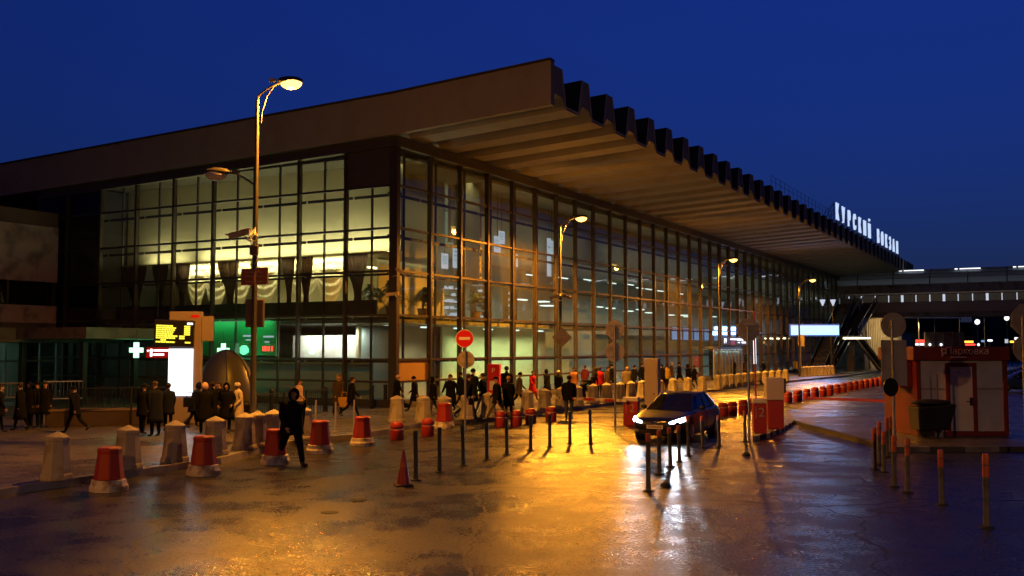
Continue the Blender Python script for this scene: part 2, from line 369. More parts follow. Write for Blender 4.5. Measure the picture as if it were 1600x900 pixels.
# ------------------------------------------------------------------ ground, kerb line
TH = math.atan(863 / math.sqrt(F * F + 94 * 94))
U = Vector((math.sin(TH), math.cos(TH), 0)); V = Vector((math.cos(TH), -math.sin(TH), 0))   # along the long front; out towards the road
RZB = math.atan2(U.y, U.x)
PZ = .15
C0 = G(617, 637, PZ)
def B(u, y, z=0.0):
    """station coordinates (u along the long front, y into the building) to world"""
    p = C0 + U * u - V * y; return Vector((p.x, p.y, z))
g = MB(); nx = 24
g.face([(-700, -60, 0), (900, -60, 0), (900, 1200, 0), (-700, 1200, 0)])
tag(g.build('road', M_ROAD), kind='structure')
kp = [(0, 777), (48, 769), (142, 755), (240, 741), (346, 725), (418, 705), (485, 692), (551, 687), (612, 677), (659, 667), (771, 657), (837, 648), (900, 641), (974, 631), (1100, 614), (1196, 601), (1250, 596), (1316, 589.5)]
K = [G(*p) for p in kp]
K = [K[0] - (K[3] - K[0]).normalized() * 26] + K + [K[-1] + U * 30, K[-1] + U * 160]
def offs(P, d):
    out = []
    for i, p in enumerate(P):
        a = P[max(i - 1, 0)]; b = P[min(i + 1, len(P) - 1)]; t = (b - a).normalized(); n = Vector((-t.y, t.x, 0)); out.append(p + n * d)
    return out
KI = offs(K, .2)
pv = MB(); far = [p - V * 120 for p in KI]
for i in range(len(KI) - 1):
    a, b, c, d = KI[i], KI[i + 1], far[i + 1], far[i]
    pv.face([(a.x, a.y, PZ), (b.x, b.y, PZ), (c.x, c.y, PZ), (d.x, d.y, PZ)])
tag(pv.build('pavement', M_PAVE), kind='structure')
kb = MB()
KO, KT = K, offs(K, .03)
for i in range(len(K) - 1):
    L0 = (K[i + 1] - K[i]).length; n = max(1, int(L0 / 1.0))
    for j in range(n):
        t0, t1 = j / n, (j + 1) / n - .008 / max(L0, .1)
        q = []
        for t in (t0, t1): q.append((K[i].lerp(K[i + 1], t), KT[i].lerp(KT[i + 1], t), KI[i].lerp(KI[i + 1], t)))
        dz = random.uniform(-.006, .006)
        v = []
        for o_, t_, n_ in q: v += [(o_.x, o_.y, 0), (t_.x, t_.y, PZ + .004 + dz), (n_.x, n_.y, PZ + .006 + dz), (n_.x, n_.y, 0)]
        kb.raw(v, [(0, 1, 5, 4), (1, 2, 6, 5), (2, 3, 7, 6), (0, 3, 2, 1), (4, 5, 6, 7)])
tag(kb.build('kerb', M_KERB), kind='structure')

# ------------------------------------------------------------------ station building
st = thing('station_building', 'long glass-fronted station hall under a folded concrete roof with a deep overhang', 'building', (C0.x, C0.y, 0), RZB)
NB, PIT = 41, 2.77
LEN = NB * PIT
def zb(y):   # underside of the roof
    return 12.95 - .05 * y if y < 0 else 12.95 - .024 * y
H = 1.72
YT, YE = -8.3, 60.0
ys = [YT, -4, 0, 8, 20, 40, YE]
xs = []
for i in range(NB + 1):
    x = i * PIT
    xs += [(x, H, .5), (x + .72, H, .45), (x + 1.10, .14, 0.0), (x + 2.38, .14, 0.0), (x + 2.76, H, .45)]
r = MB(); nxs = len(xs)
vt = [[(x, y, zb(y) + t) for (x, t, b) in xs] for y in ys]; vb = [[(x, y, zb(y) + b) for (x, t, b) in xs] for y in ys]
for j in range(len(ys) - 1):
    for i in range(nxs - 1):
        r.face([vb[j][i], vb[j][i + 1], vb[j + 1][i + 1], vb[j + 1][i]], 0)
        r.face([vt[j][i], vt[j + 1][i], vt[j + 1][i + 1], vt[j][i + 1]], 1 if xs[i][1] < 1 or xs[i + 1][1] < 1 else 1)
for i in range(nxs - 1): r.face([vb[0][i], vt[0][i], vt[0][i + 1], vb[0][i + 1]], 0)
for i in range(nxs - 1): r.face([vb[-1][i], vb[-1][i + 1], vt[-1][i + 1], vt[-1][i]], 0)
roof = r.build('roof', [M_CONC, M_TROUGH], st)  # roof top and trough insides coloured near black to paint their shade
# notch rims: pale lip round every trough at the front edge
rim = MB()
for i in range(NB):
    x = i * PIT; z0 = zb(YT)
    pts = [(x + .72, H), (x + 1.10, .14), (x + 2.38, .14), (x + 2.76, H)]
    for (xa, za), (xb, zb_) in zip(pts[:-1], pts[1:]):
        d = Vector((xb - xa, 0, zb_ - za)).normalized(); n = Vector((-d.z, 0, d.x)) * -.06
        rim.raw([(xa, YT - .03, z0 + za), (xb, YT - .03, z0 + zb_), (xb + n.x, YT - .03, z0 + zb_ + n.z), (xa + n.x, YT - .03, z0 + za + n.z),
                 (xa, YT - .002, z0 + za), (xb, YT - .002, z0 + zb_), (xb + n.x, YT - .002, z0 + zb_ + n.z), (xa + n.x, YT - .002, z0 + za + n.z)],
                [(0, 1, 2, 3), (4, 7, 6, 5), (0, 4, 5, 1), (1, 5, 6, 2), (2, 6, 7, 3), (3, 7, 4, 0)])
rim.build('trough_rim', M_RIM, roof)
# end fascia beam along the left side
fz = MB(); ysf = [YT, 0, 12, 26, YE]
for j in range(len(ysf) - 1):
    a, b = ysf[j], ysf[j + 1]
    for (x0, x1, lo, hi, m) in ((-.35, -.004, -.06, 1.86, 0), (-.42, .02, 1.863, 1.96, 1)):
        fz.raw([(x0, a, zb(a) + lo), (x1, a, zb(a) + lo), (x1, b, zb(b) + lo), (x0, b, zb(b) + lo), (x0, a, zb(a) + hi), (x1, a, zb(a) + hi), (x1, b, zb(b) + hi), (x0, b, zb(b) + hi)],
               [(0, 3, 2, 1), (4, 5, 6, 7), (0, 1, 5, 4), (2, 3, 7, 6), (3, 0, 4, 7), (1, 2, 6, 5)], m)
fz.build('fascia', [M_CONC, M_COPING], st)
# dark eaves bands over both glass fronts
eb = MB()
eb.box(-.12, LEN, -.16, .1, 12.52, 12.86); eb.box(-.20, LEN, -.22, .1, 12.36, 12.515)
for a, b in ((.0, 12), (12, 26)):
    for x0, lo, hi in ((-.12, -.42, -.07), (-.22, -.58, -.425)):
        eb.raw([(x0, a, zb(a) + lo), (.1, a, zb(a) + lo), (.1, b, zb(b) + lo), (x0, b, zb(b) + lo), (x0, a, zb(a) + hi), (.1, a, zb(a) + hi), (.1, b, zb(b) + hi), (x0, b, zb(b) + hi)],
               [(0, 3, 2, 1), (4, 5, 6, 7), (0, 1, 5, 4), (2, 3, 7, 6), (3, 0, 4, 7), (1, 2, 6, 5)])
eb.build('eaves_band', M_FRAMED, st)
# curtain wall: every bay is frame + panes
TZ = [12.36, 10.55, 8.54, 6.52, 4.45, 2.37, 1.33, .45]
def bay(side, i, p0, p1, last=False):
    """side 'A': runs along local x at y=0 (outside is -y); 'B': along local y at x=0 (outside is -x)"""
    def bx(mb, a0, a1, d0, d1, z0, z1, m=0):
        if side == 'A': mb.box(a0, a1, d0, d1, z0, z1, m)
        else: mb.box(d0, d1, a0, a1, z0, z1, m)
    f = MB()
    bx(f, p0 - .065, p0 + .065, -.16, .08, PZ, TZ[0])
    for k, z in enumerate(TZ[1:], 1):
        bx(f, p0 + .067, p1 - .067, -.10, .06, z - .05, z + .05)
        if k in (1, 2): bx(f, p0 + .067, p1 - .067, .5, .56, z - .42, z - .28)
        elif k < 6: bx(f, p0 + .067, p1 - .067, .5, .56, z - .16, z - .06)
    bx(f, p0 + .067, p1 - .067, -.14, .10, PZ, TZ[-1] - .052)
    q = p0 + (p1 - p0) * (.62 if side == 'B' else .5)
    bx(f, q - .04, q + .04, .5, .6, PZ, 12.3)
    fo = f.build('window_bay', M_FRAME, st)
    g = MB(); panel = None
    for k in range(len(TZ) - 1):
        j = [random.uniform(-.007, .007) for _ in range(4)]
        a0, a1, z0, z1 = p0 + .066, p1 - .066, TZ[k + 1] + .05, TZ[k] - (.05 if k else 0)
        if side == 'B' and i == 0 and k == 0:
            panel = MB(); panel.box(-.03, 0, a0, a1, z0, z1); continue
        if side == 'A' and i == 0 and k == 5:
            panel = MB(); panel.box(a0, a1, -.03, .0, z0, z1); continue
        c = [(a0, j[0], z0), (a1, j[1], z0), (a1, j[2], z1), (a0, j[3], z1)]
        c2 = [(a, d + .018, z) for a, d, z in c]
        c, c2 = ([(a, d, z) for a, d, z in c], c2) if side == 'A' else ([(d, a, z) for a, d, z in c], [(d, a, z) for a, d, z in c2])
        g.raw(c + c2, [(0, 1, 2, 3), (7, 6, 5, 4), (0, 4, 5, 1), (1, 5, 6, 2), (2, 6, 7, 3), (3, 7, 4, 0)])
    dark = (side == 'B' and i >= 7)  # end bays take darker glass to stand for the dark interior
    g.build('pane', M_GLASSD if dark else M_GLASS, fo)
    if panel: panel.build('infill_panel', M_BOARD if side == 'A' else M_FRAMED, fo)
for i in range(NB): bay('A', i, i * PIT, (i + 1) * PIT)
BP = 2.93
for i in range(9): bay('B', i, i * BP, (i + 1) * BP)
cc = MB(); cc.box(-.17, .10, -.17, .12, PZ, 12.36); cc.box(-.12, -.02, .14, .32, PZ, 12.36)
cc.build('corner_column', M_FRAME, st, bevel=.02)
pl = MB(); pl.box(.3, LEN, -.55, -.17, PZ, PZ + .2); pl.box(.3, LEN, -.36, -.17, PZ + .2, PZ + .34)
pl.build('plinth', M_CONCD, st)

# ---- inside the hall (local coordinates)
def part(name, m, fill, **kw):
    b = MB(); fill(b); return b.build(name, m, st, **kw)
part('ground_floor', M_FLOORI, lambda b: b.box(.8, LEN, .8, 40, PZ, PZ + .05))
part('upper_floor', M_CEIL, lambda b: (b.box(3.2, 26, 3.2, 26, 4.1, 4.5), b.box(26.01, LEN, 8.0, 26, 4.1, 4.5), b.box(.8, 3.19, .8, 26, 4.12, 4.42), b.box(3.2, 26, .8, 3.19, 4.12, 4.42)))
part('hall_ceiling', M_CEIL, lambda b: (b.box(2.77, LEN, 3.0, 40, 12.2, 12.34), b.box(2.77, LEN, .7, 2.99, 12.2, 12.34)))
part('perimeter_ceiling', mat('olive ceiling', (.07, .06, .03), .8), lambda b: b.box(.7, 2.76, .7, 40, 12.2, 12.34))
part('hall_screen', M_TEALW, lambda b: b.box(12, LEN, 9, 9.2, 4.5, 12.1))
part('upper_bulkhead', M_WARMW, lambda b: b.box(9.4, LEN, 3.0, 3.2, 8.9, 12.2))
part('rear_wall', M_TEALW, lambda b: b.box(1, LEN, 26.5, 26.8, PZ, 12.2))
part('restaurant_wall', M_CREAM, lambda b: (b.box(2.6, 2.75, 1.6, 21.5, 7.75, 12.2), b.box(8.9, 9.05, 3.2, 26, 4.5, 12.2), b.box(2.8, 8.85, 3.1, 3.2, 4.5, 12.2)))
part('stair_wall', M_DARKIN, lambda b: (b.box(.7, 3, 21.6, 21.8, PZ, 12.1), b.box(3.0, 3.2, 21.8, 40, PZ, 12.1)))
part('upper_partition', M_WARMW, lambda b: (b.box(12, 30, 15.5, 15.7, 4.5, 12.2), b.box(9.1, 9.3, .9, 2.6, 6.6, 12.1)))
part('ground_partition', M_GREENW, lambda b: (b.box(8.3, 20, 2.8, 2.95, PZ, 4.1), b.box(25, 33, 7, 7.2, PZ, 4.1)))
part('ticket_hall_wall', M_WARMW, lambda b: (b.box(1.6, 8.2, 3.4, 3.55, PZ, 4.1), b.box(20.1, 25, 5, 5.2, PZ, 4.1)))
part('lobby_wall', M_TEALW, lambda b: (b.box(40, LEN, 9, 9.2, PZ, 4.1), b.box(34, 40, 8, 8.2, PZ, 4.1)))
part('pharmacy_wall', M_PHARM, lambda b: b.box(.75, .9, 8.0, 14.2, 2.5, 4.38))
part('cashier_wall', M_WHTC, lambda b: (b.box(1.9, 2.0, 3.3, 7.9, 2.42, 3.55), ))
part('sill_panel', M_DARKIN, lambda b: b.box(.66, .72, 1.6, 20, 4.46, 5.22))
part('frosted_screen', M_TEALW, lambda b: (b.box(.95, 1.0, 2.0, 13.2, PZ + .1, 2.3), b.box(1.6, 1.7, 1.2, 3.2, PZ, 4.0)))
# ceiling lamps seen through the glass
lampn = MB()
part('upper_ceiling', M_CEIL, lambda b: b.box(12, LEN, 3.21, 9, 8.9, 9.0))
def lampbar(u, y, z, lx=1.2, ly=.12, m=E_TUBE):
    b = MB(); b.box(u - lx / 2, u + lx / 2, y - ly / 2, y + ly / 2, z, z + .07); b.build('ceiling_lamp', m, st)
for i in range(9): lampbar(24 + i * 3.6 + random.uniform(-.8, .8), 4.0 + random.uniform(0, 1.6), 8.1 + random.uniform(-.1, .1), 1.5, .10)
for i in range(15): lampbar(19.0 + i * 2.77 + random.uniform(-.5, .5), 3.6 + random.uniform(-.8, .8), 5.9 + random.uniform(-.12, .12), random.uniform(.5, 1.1), random.uniform(.2, .8)) if i % 5 != 3 else None
for i in range(12): lampbar(30 + i * 2.8, 10 + (i % 3) * 3, 11.6, .5, .5, E_SODW)
for i in range(5): lampbar(4 + i * 2.6, 4.2, 7.05, 1.2, .16, E_TUBEW)
for i in range(6): lampbar(2.3 + i * 3.2, 2.0, 3.95, .8, .18)
for i in range(5): lampbar(70 + i * 4, 5 + i % 2, 9.2, .3, .3)
# cove light over the restaurant curtains
cv = MB(); cv.box(2.0, 2.2, 1.6, 15.2, 7.62, 7.68); cv.box(2.0, 2.2, 16.2, 19.6, 7.62, 7.68); cv.build('cove_lamp', E_TUBEW, st)
part('cove_shelf', M_CREAM, lambda b: b.box(1.0, 2.59, 1.5, 20, 7.5, 7.6))
def area(u, y, z, sx, sy, p, c, rot=(0, 0, 0)):
    o = light('hall_light', 'AREA', (u, y, z), p, c, sx, rot, st, sy=sy)
    if rot == (0, 0, 0): o.data.spread = R(118)     # narrowed beam keeps these lights from reflecting in the road
    return o
WARM, NEUT, TEAL = (1, .86, .52), (.92, 1, .80), (.72, 1.0, .98)
area(2.1, 8.5, 7.72, .25, 13.6, 420, (1, .90, .60), (R(180), 0, 0))
area(2.1, 18, 7.72, .25, 3, 50, (1, .90, .60), (R(180), 0, 0))
area(5.0, 9.5, 7.4, 5, 13, 560, (1, .88, .55))                      # restaurant room
area(1.08, 8.5, 7.42, .2, 13, 330, (1, .90, .60), (0, R(38), 0)).data.spread = R(110)
for q_ in range(4): area(20 + q_ * 25, 6, 8.8, 23, 2, 420, [(1, .95, .7), (.9, 1, .88), (.82, 1, .98), (.8, .95, 1)][q_])
for q_ in range(4): area(15 + q_ * 27, 1.6, 12.1, 25, .4, 150, [(1, .90, .5), (.95, .95, .66), (.85, 1, .85), (.8, .95, .95)][q_])
area(20, 8, 12.1, 22, 8, 900, (1, .93, .66))                        # upper hall near the corner
area(45, 9, 12.1, 26, 8, 560, (.86, 1, .90))
area(75, 9, 12.1, 30, 8, 420, (.80, .95, 1))
area(4.5, 1.9, 4.0, 5, 1, 160, (1, .90, .62))
area(14, 1.8, 4.0, 11, 1, 620, (.95, 1, .60))
area(22.5, 3, 4.0, 4, 3, 130, (.95, 1, .75)); area(30, 4, 4.0, 8, 3, 170, (.9, 1, .85))
area(46, 4.5, 4.0, 18, 5, 380, TEAL); area(78, 4.5, 4.0, 40, 5, 600, (.75, .92, 1))
area(.45, 11.0, 4.3, .4, 5.6, 36, (.35, 1, .55), (0, R(-30), 0))      # pharmacy wall wash
area(1.2, 5.2, 3.6, .5, 4, 130, (.95, 1, .9), (0, R(-40), 0))
area(.6, 5, 2.2, .3, 8, 3, (.7, 1, .85))

# ---- cold glow panels added to stand in for reflections in the glass (things)
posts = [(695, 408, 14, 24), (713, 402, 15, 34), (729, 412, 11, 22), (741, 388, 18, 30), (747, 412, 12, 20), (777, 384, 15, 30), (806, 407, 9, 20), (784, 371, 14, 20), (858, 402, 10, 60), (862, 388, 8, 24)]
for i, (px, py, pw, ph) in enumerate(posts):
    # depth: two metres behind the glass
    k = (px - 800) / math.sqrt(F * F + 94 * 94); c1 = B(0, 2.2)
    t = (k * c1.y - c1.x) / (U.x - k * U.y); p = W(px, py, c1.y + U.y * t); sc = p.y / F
    o = thing('reflection_panel', 'white cold glow panel standing in for a reflection in the glass front, %s of ten from the corner' % ordn(i), 'reflection panel', p, RZB, 'backlit panels standing in for reflections in the station glass')
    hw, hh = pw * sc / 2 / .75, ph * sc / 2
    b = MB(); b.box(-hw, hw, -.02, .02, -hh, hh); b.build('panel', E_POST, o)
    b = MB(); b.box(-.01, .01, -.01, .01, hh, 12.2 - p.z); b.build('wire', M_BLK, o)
    b = MB()
    for q in range(3): b.box(-hw * .7, hw * random.uniform(.1, .7), -.026, -.021, hh * (.5 - .4 * q), hh * (.56 - .4 * q))
    b.build('print', M_TEALW, o)
# ---- curtains of the upstairs restaurant (things)
def sheet(name, fn, nu, nv, m, label, group, solid=.006):
    vs = [fn(i / nu, j / nv) for j in range(nv + 1) for i in range(nu + 1)]
    fs = [(j * (nu + 1) + i, j * (nu + 1) + i + 1, (j + 1) * (nu + 1) + i + 1, (j + 1) * (nu + 1) + i) for j in range(nv) for i in range(nu)]
    b = MB().raw(vs, fs); o = b.build(name, m, None, smooth=True)
    o.location = (C0.x, C0.y, 0); o.rotation_euler = (0, 0, RZB)
    return tag(o, label, 'curtain', group)
def swag(y0, y1):
    def f(a, b):
        y = y0 + (y1 - y0) * a
        sag = 1 - (2 * a - 1) ** 2
        z = 7.48 - b * (1.25 + 1.15 * sag ** .8)
        x = .80 + .05 * math.sin(b * 34 + sag * 5) * sag + .03 * math.sin(a * 46) * (1 - b)
        return (x, y, z)
    return f
def drape(y0, y1):
    def f(a, b):
        ww = 1 - .72 * math.sin(min(1, b / .8) * math.pi / 2) ** 2 if b < .8 else .28 + (b - .8) * 1.2
        yc = y0 + (y1 - y0) * .35
        y = yc + (y0 + (y1 - y0) * a - yc) * ww
        return (.72 + .05 * math.sin(a * 40), y, 7.5 - b * 2.7)
    return f
sw = [(3.75, 5.4), (5.4, 7.1), (8.0, 9.8), (9.9, 11.4), (11.5, 13.1), (13.1, 14.4)]
for i, (a, b) in enumerate(sw): sheet('swag_curtain', swag(a, b), 40, 30, M_CURT, 'cream swag curtain upstairs behind the glass, %s from the corner' % ordn(i), 'cream swag curtains in the upstairs restaurant')
dr = [(2.2, 3.7), (5.6, 6.7), (6.8, 7.7), (10.6, 12.2), (14.2, 15.6), (15.9, 17.2), (17.6, 19.8)]
for i, (a, b) in enumerate(dr): sheet('drape', drape(a, b), 40, 20, M_DRAPE, 'dark brown tied drape upstairs behind the glass, %s from the corner' % ordn(i), 'brown drapes in the upstairs restaurant')
part('cream_backdrop', M_CREAM, lambda b: b.box(8.6, 8.8, 3.3, 21, 4.5, 7.5))
# ---- potted palms inside
def palm(u, y, z, h, label):
    p = B(u, y, z); o = thing('potted_palm', label, 'plant', p, random.uniform(0, 6), 'potted palms in the station hall')
    b = MB(); b.lathe([(.22, 0), (.30, .45), (.27, .45)], 14); b.build('pot', M_TERRA, o)
    b = MB(); b.cyl((0, 0, .4), (.04, .02, h * .55), .05, .03, 8); b.build('trunk', M_TRUNK, o)
    b = MB()
    for k in range(26):
        a = random.uniform(0, 6.28); el = random.uniform(.1, 1.3); L_ = random.uniform(.6, 1.0) * h * .45; p0 = Vector((.03, .01, h * random.uniform(.4, .6)))
        pts = [p0 + Vector((math.cos(a) * math.cos(el) * L_ * t, math.sin(a) * math.cos(el) * L_ * t, (math.sin(el) * t - .9 * t * t) * L_)) for t in (0, .25, .5, .75, 1)]
        for q in range(len(pts) - 1):
            for s_ in range(5):
                c = pts[q].lerp(pts[q + 1], s_ / 5); d = (pts[q + 1] - pts[q]).normalized()
                for sg in (-1, 1):
                    n = (d.cross(Vector((0, 0, 1))).normalized() * sg + d * .5 + Vector((0, 0, -.25))) * L_ * .24
                    b.face([c, c + d * .05, c + n]); 
    b.build('crown', M_LEAF, o)
palm(2.0, 1.7, 4.5, 2.6, 'leafy potted palm upstairs just inside the building corner')
palm(4.9, 1.8, 4.5, 2.3, 'potted palm upstairs in the second bay from the corner')
palm(10.5, 2.0, 4.5, 2.4, 'potted palm upstairs behind the bay with bright shop lights')
palm(1.4, 2.4, 4.5, 2.2, 'potted palm at the end of the restaurant curtains beside the corner')
# ---- shop light clusters upstairs (racks of small white lights)
for i, (u, wd) in enumerate([(9.5, 3.2), (13.2, 1.4), (17.0, 1.2)]):
    o = thing('display_rack', 'bright display rack of glowing white goods upstairs, %s from the corner' % ordn(i), 'display rack', B(u, 3.4, 4.5), RZB, 'lit display racks upstairs')
    b = MB()
    for q in range(5): b.box(-wd / 2, wd / 2, -.2, .2, .2 + q * .38, .23 + q * .38)
    b.box(-wd / 2, -wd / 2 + .04, -.2, .2, 0, 2.1); b.box(wd / 2 - .04, wd / 2, -.2, .2, 0, 2.1); b.build('shelving', M_FRAMED, o)
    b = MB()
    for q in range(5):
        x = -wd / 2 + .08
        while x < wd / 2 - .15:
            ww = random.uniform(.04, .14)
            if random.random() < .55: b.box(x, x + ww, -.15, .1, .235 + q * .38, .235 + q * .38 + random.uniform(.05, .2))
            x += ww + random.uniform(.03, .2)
    b.build('goods', E_POST, o)  # goods glow on their own, standing in for small shop lights
# ---- long bright screen strip over the lobby, entrance doors and their sign
sc_ = thing('screen_row', 'long blue white information screen above the entrance lobby inside the glass', 'screen', B(57.5, 3.0, 3.6), RZB)
b = MB()
for i in range(8): b.box(-12 + i * 3, -12 + i * 3 + 2.4, -.06, .0, .05, 1.15)
b.build('display', E_BLUE, sc_); b = MB(); b.box(-12.2, 12, .002, .12, 0, 1.2); b.build('housing', M_FRAMED, sc_)
dz = thing('entrance_porch', 'pale glazed entrance porch with narrow doors on the long glass front', 'porch', B(48.6, -.3, PZ), RZB)
b = MB()
for i in range(9): b.box(-4.1 + i * 1.02, -4.1 + i * 1.02 + .1, -.9, -.78, 0, 2.65)
b.box(-4.1, 4.16, -.92, -.76, 2.655, 2.8); b.box(-4.1, 4.16, -.74, .0, 2.7, 2.9); b.build('frame', M_STEEL, dz)
for i in range(8):
    d = MB(); x = -4.0 + i * 1.02; d.box(x + .02, x + .07, -.88, -.83, .02, 2.6); d.box(x + .85, x + .90, -.88, -.83, .02, 2.6); d.box(x + .071, x + .849, -.88, -.83, .02, .15); d.box(x + .071, x + .849, -.88, -.83, 2.5, 2.6)
    do = d.build('door', M_STEEL, dz); d = MB(); d.box(x + .07, x + .85, -.862, -.85, .15, 2.5); d.build('pane', M_GLASS, do)
    d = MB(); d.cyl((x + .76, -.93, .8), (x + .76, -.93, 1.4), .018, n=6); d.build('handle', M_STEEL, do)
b = MB(); b.box(-4.0, 4.1, -.72, -.70, .05, 2.6); b.build('lit_curtain', mat('frosted lobby film', (.7, .8, .76), .6), dz)
light('porch_light', 'AREA', (0, -.8, 2.62), 40, (.75, 1, .96), 7.8, (0, 0, 0), dz, sy=.1)
sg = thing('entrance_sign', 'dark fascia sign with white letters over the entrance porch', 'sign', B(49.5, -1.3, 3.15), RZB)
b = MB(); b.box(-4, 3.9, -.1, .1, 0, .75); b.build('panel', M_BLK, sg, bevel=.01)
lettering('РУ', .6, .01, E_WHT, sg, (-2.7, -.115, .17))
b = MB(); b.box(-1.2, .9, -.118, -.105, .48, .6); b.box(1.0, 2.0, -.118, -.105, .42, .62); b.box(1.1, 1.7, -.118, -.105, .22, .3); b.box(2.2, 3.0, -.118, -.105, .45, .62); b.box(2.3, 3.6, -.118, -.105, .2, .34); b.build('caption', E_WHT, sg)
b = MB(); b.box(-1.1, .2, -.112, -.104, .05, .42); b.build('logo', mat('magenta', (.35, .03, .18), .4), sg)

# ---- roof sign
rs = thing('roof_sign', 'row of glowing white letters standing along the roof edge', 'sign', B(0, YT, 0), RZB)
word = 'КУРСКИЙ ВОКЗАЛ'; u0, pit = 60.9, 3.02
zr = zb(YT) + H + .05
for i, ch in enumerate(word):
    if ch == ' ': continue
    uu = u0 + i * pit
    me = textmesh(ch, 2.35, .08, thin=-.035); me.materials.clear(); me.materials.append(E_LET)
    o = bpy.data.objects.new('letter', me); col.objects.link(o); o.parent = rs; o.location = (uu, -.05, zr + .12); o.rotation_euler = (R(90), 0, 0); o.scale = (.82, 1, 1)
b = MB()
b.box(u0 - 1.2, u0 + 14 * pit, .05, .12, zr, zr + .08); b.box(u0 - 1.2, u0 + 14 * pit, .05, .12, zr + .9, zr + .96)
for i in range(15):
    x = u0 - 1 + i * pit; b.box(x, x + .06, .05, .12, zr, zr + 1.7); b.cyl((x, .1, zr + 1.7), (x, 1.6, zr), .03, n=5)
b.cyl((u0 - .8, .1, zr + 1.7), (u0 - 4.2, .1, zr), .04, n=6); b.cyl((u0 - .8, .1, zr + 1.2), (u0 - 3.2, .1, zr), .03, n=6)
b.build('frame', M_BLK, rs)
rl = thing('roof_railing', 'thin black safety rail on the roof edge before the letters', 'railing', B(0, YT + .2, 0), RZB)
b = MB()
for i in range(17): b.cyl((37 + i * 1.4, 0, zr - .05), (37 + i * 1.4, 0, zr + .85), .016, n=5)
for z in (.45, .85): b.cyl((37, 0, zr + z), (59.4, 0, zr + z), .013, n=5)
b.build('rail', M_BLK, rl)

# ------------------------------------------------------------------ left annex, canopy
an = thing('annex_building', 'lower annex with pale blank panel wall and a dark window strip left of the hall', 'building', (C0.x, C0.y, 0), RZB)
def ap(name, m, *bx):
    b = MB()
    for q in bx: b.box(*q)
    return b.build(name, m, an)
AX0, AX1, AY = -26, -.25, 24.0
ap('brown_band', M_ANNEXB, (AX0, AX1, AY, AY + 14, 9.93, 10.75))
ap('wall', M_ANNEX, (AX0, AX1, AY - .06, AY + 14, 6.7, 9.9), (AX0, AX1, AY - .06, AY + .2, 4.34, 5.33))
wn = ap('window', M_FRAMED, *[(x, x + .12, AY + .1, AY + .2, 5.335, 6.695) for x in [AX1 - .12 - k * 2.9 for k in range(9)]], (AX0, AX1, AY + .6, AY + .7, 5.335, 6.695))
b = MB(); b.box(AX0, AX1, AY + .21, AY + .23, 5.335, 6.695); b.build('pane', M_GLASSD, wn)
b = MB(); b.box(AX0, AX1, AY - .05, AY + 14, 4.0, 4.33); b.build('floor_slab', M_CONCD, an)
cn = thing('entrance_canopy', 'flat dark canopy over the pavement along the left glass front', 'canopy', (C0.x, C0.y, 0), RZB)
b = MB(); b.box(-6.5, -.2, 13.2, 23.9, 3.35, 3.9); b.box(-26, -.2, 18.2, 23.7, 3.2, 3.349); b.box(-26, -6.6, 18.3, 23.9, 3.352, 3.9); b.build('slab', M_CONCD, cn, bevel=.02)
for x, y in ((-6.0, 14), (-6.0, 18.6), (-11, 18.6), (-16, 18.6), (-3, 14)):
    b = MB(); b.box(x - .13, x + .13, y - .13, y + .13, PZ, 3.19); b.build('column', M_BLK, cn)
gw = thing('ground_floor_glazing', 'dim glazed ground floor wall with pale mullions under the dark canopy', 'glazed wall', (C0.x, C0.y, 0), RZB)
b = MB()
for k in range(24): x = -.6 - k * 1.05; b.box(x - .05, x + .05, 23.3, 23.4, PZ, 3.19)
for z in (.9, 2.2): b.box(-26, -.5, 23.32, 23.39, z - .05, z + .05)
b.build('frame', M_STEEL, gw)
b = MB(); b.box(-26, -.5, 23.41, 23.43, PZ, 3.19); b.build('pane', M_GLASS, gw)
b = MB(); b.box(-26, -12.1, 24.6, 24.8, PZ, 3.9); b.build('back_wall', M_CREAM, gw)
b = MB(); b.box(-12, -.5, 26.6, 26.8, PZ, 3.9); b.build('back_wall', M_TEALW, gw)
light('annex_light', 'AREA', (-19, 24.0, 3.8), 110, (1, .92, .7), 12, None, gw, sy=.6)
light('annex_light', 'AREA', (-7, 25.2, 3.8), 60, (.7, 1, .85), 10, None, gw, sy=1)
light('canopy_light', 'AREA', (-2.2, 14.4, 3.2), 25, (.1, 1, .35), 3, (R(180), 0, 0), cn, sy=.5)
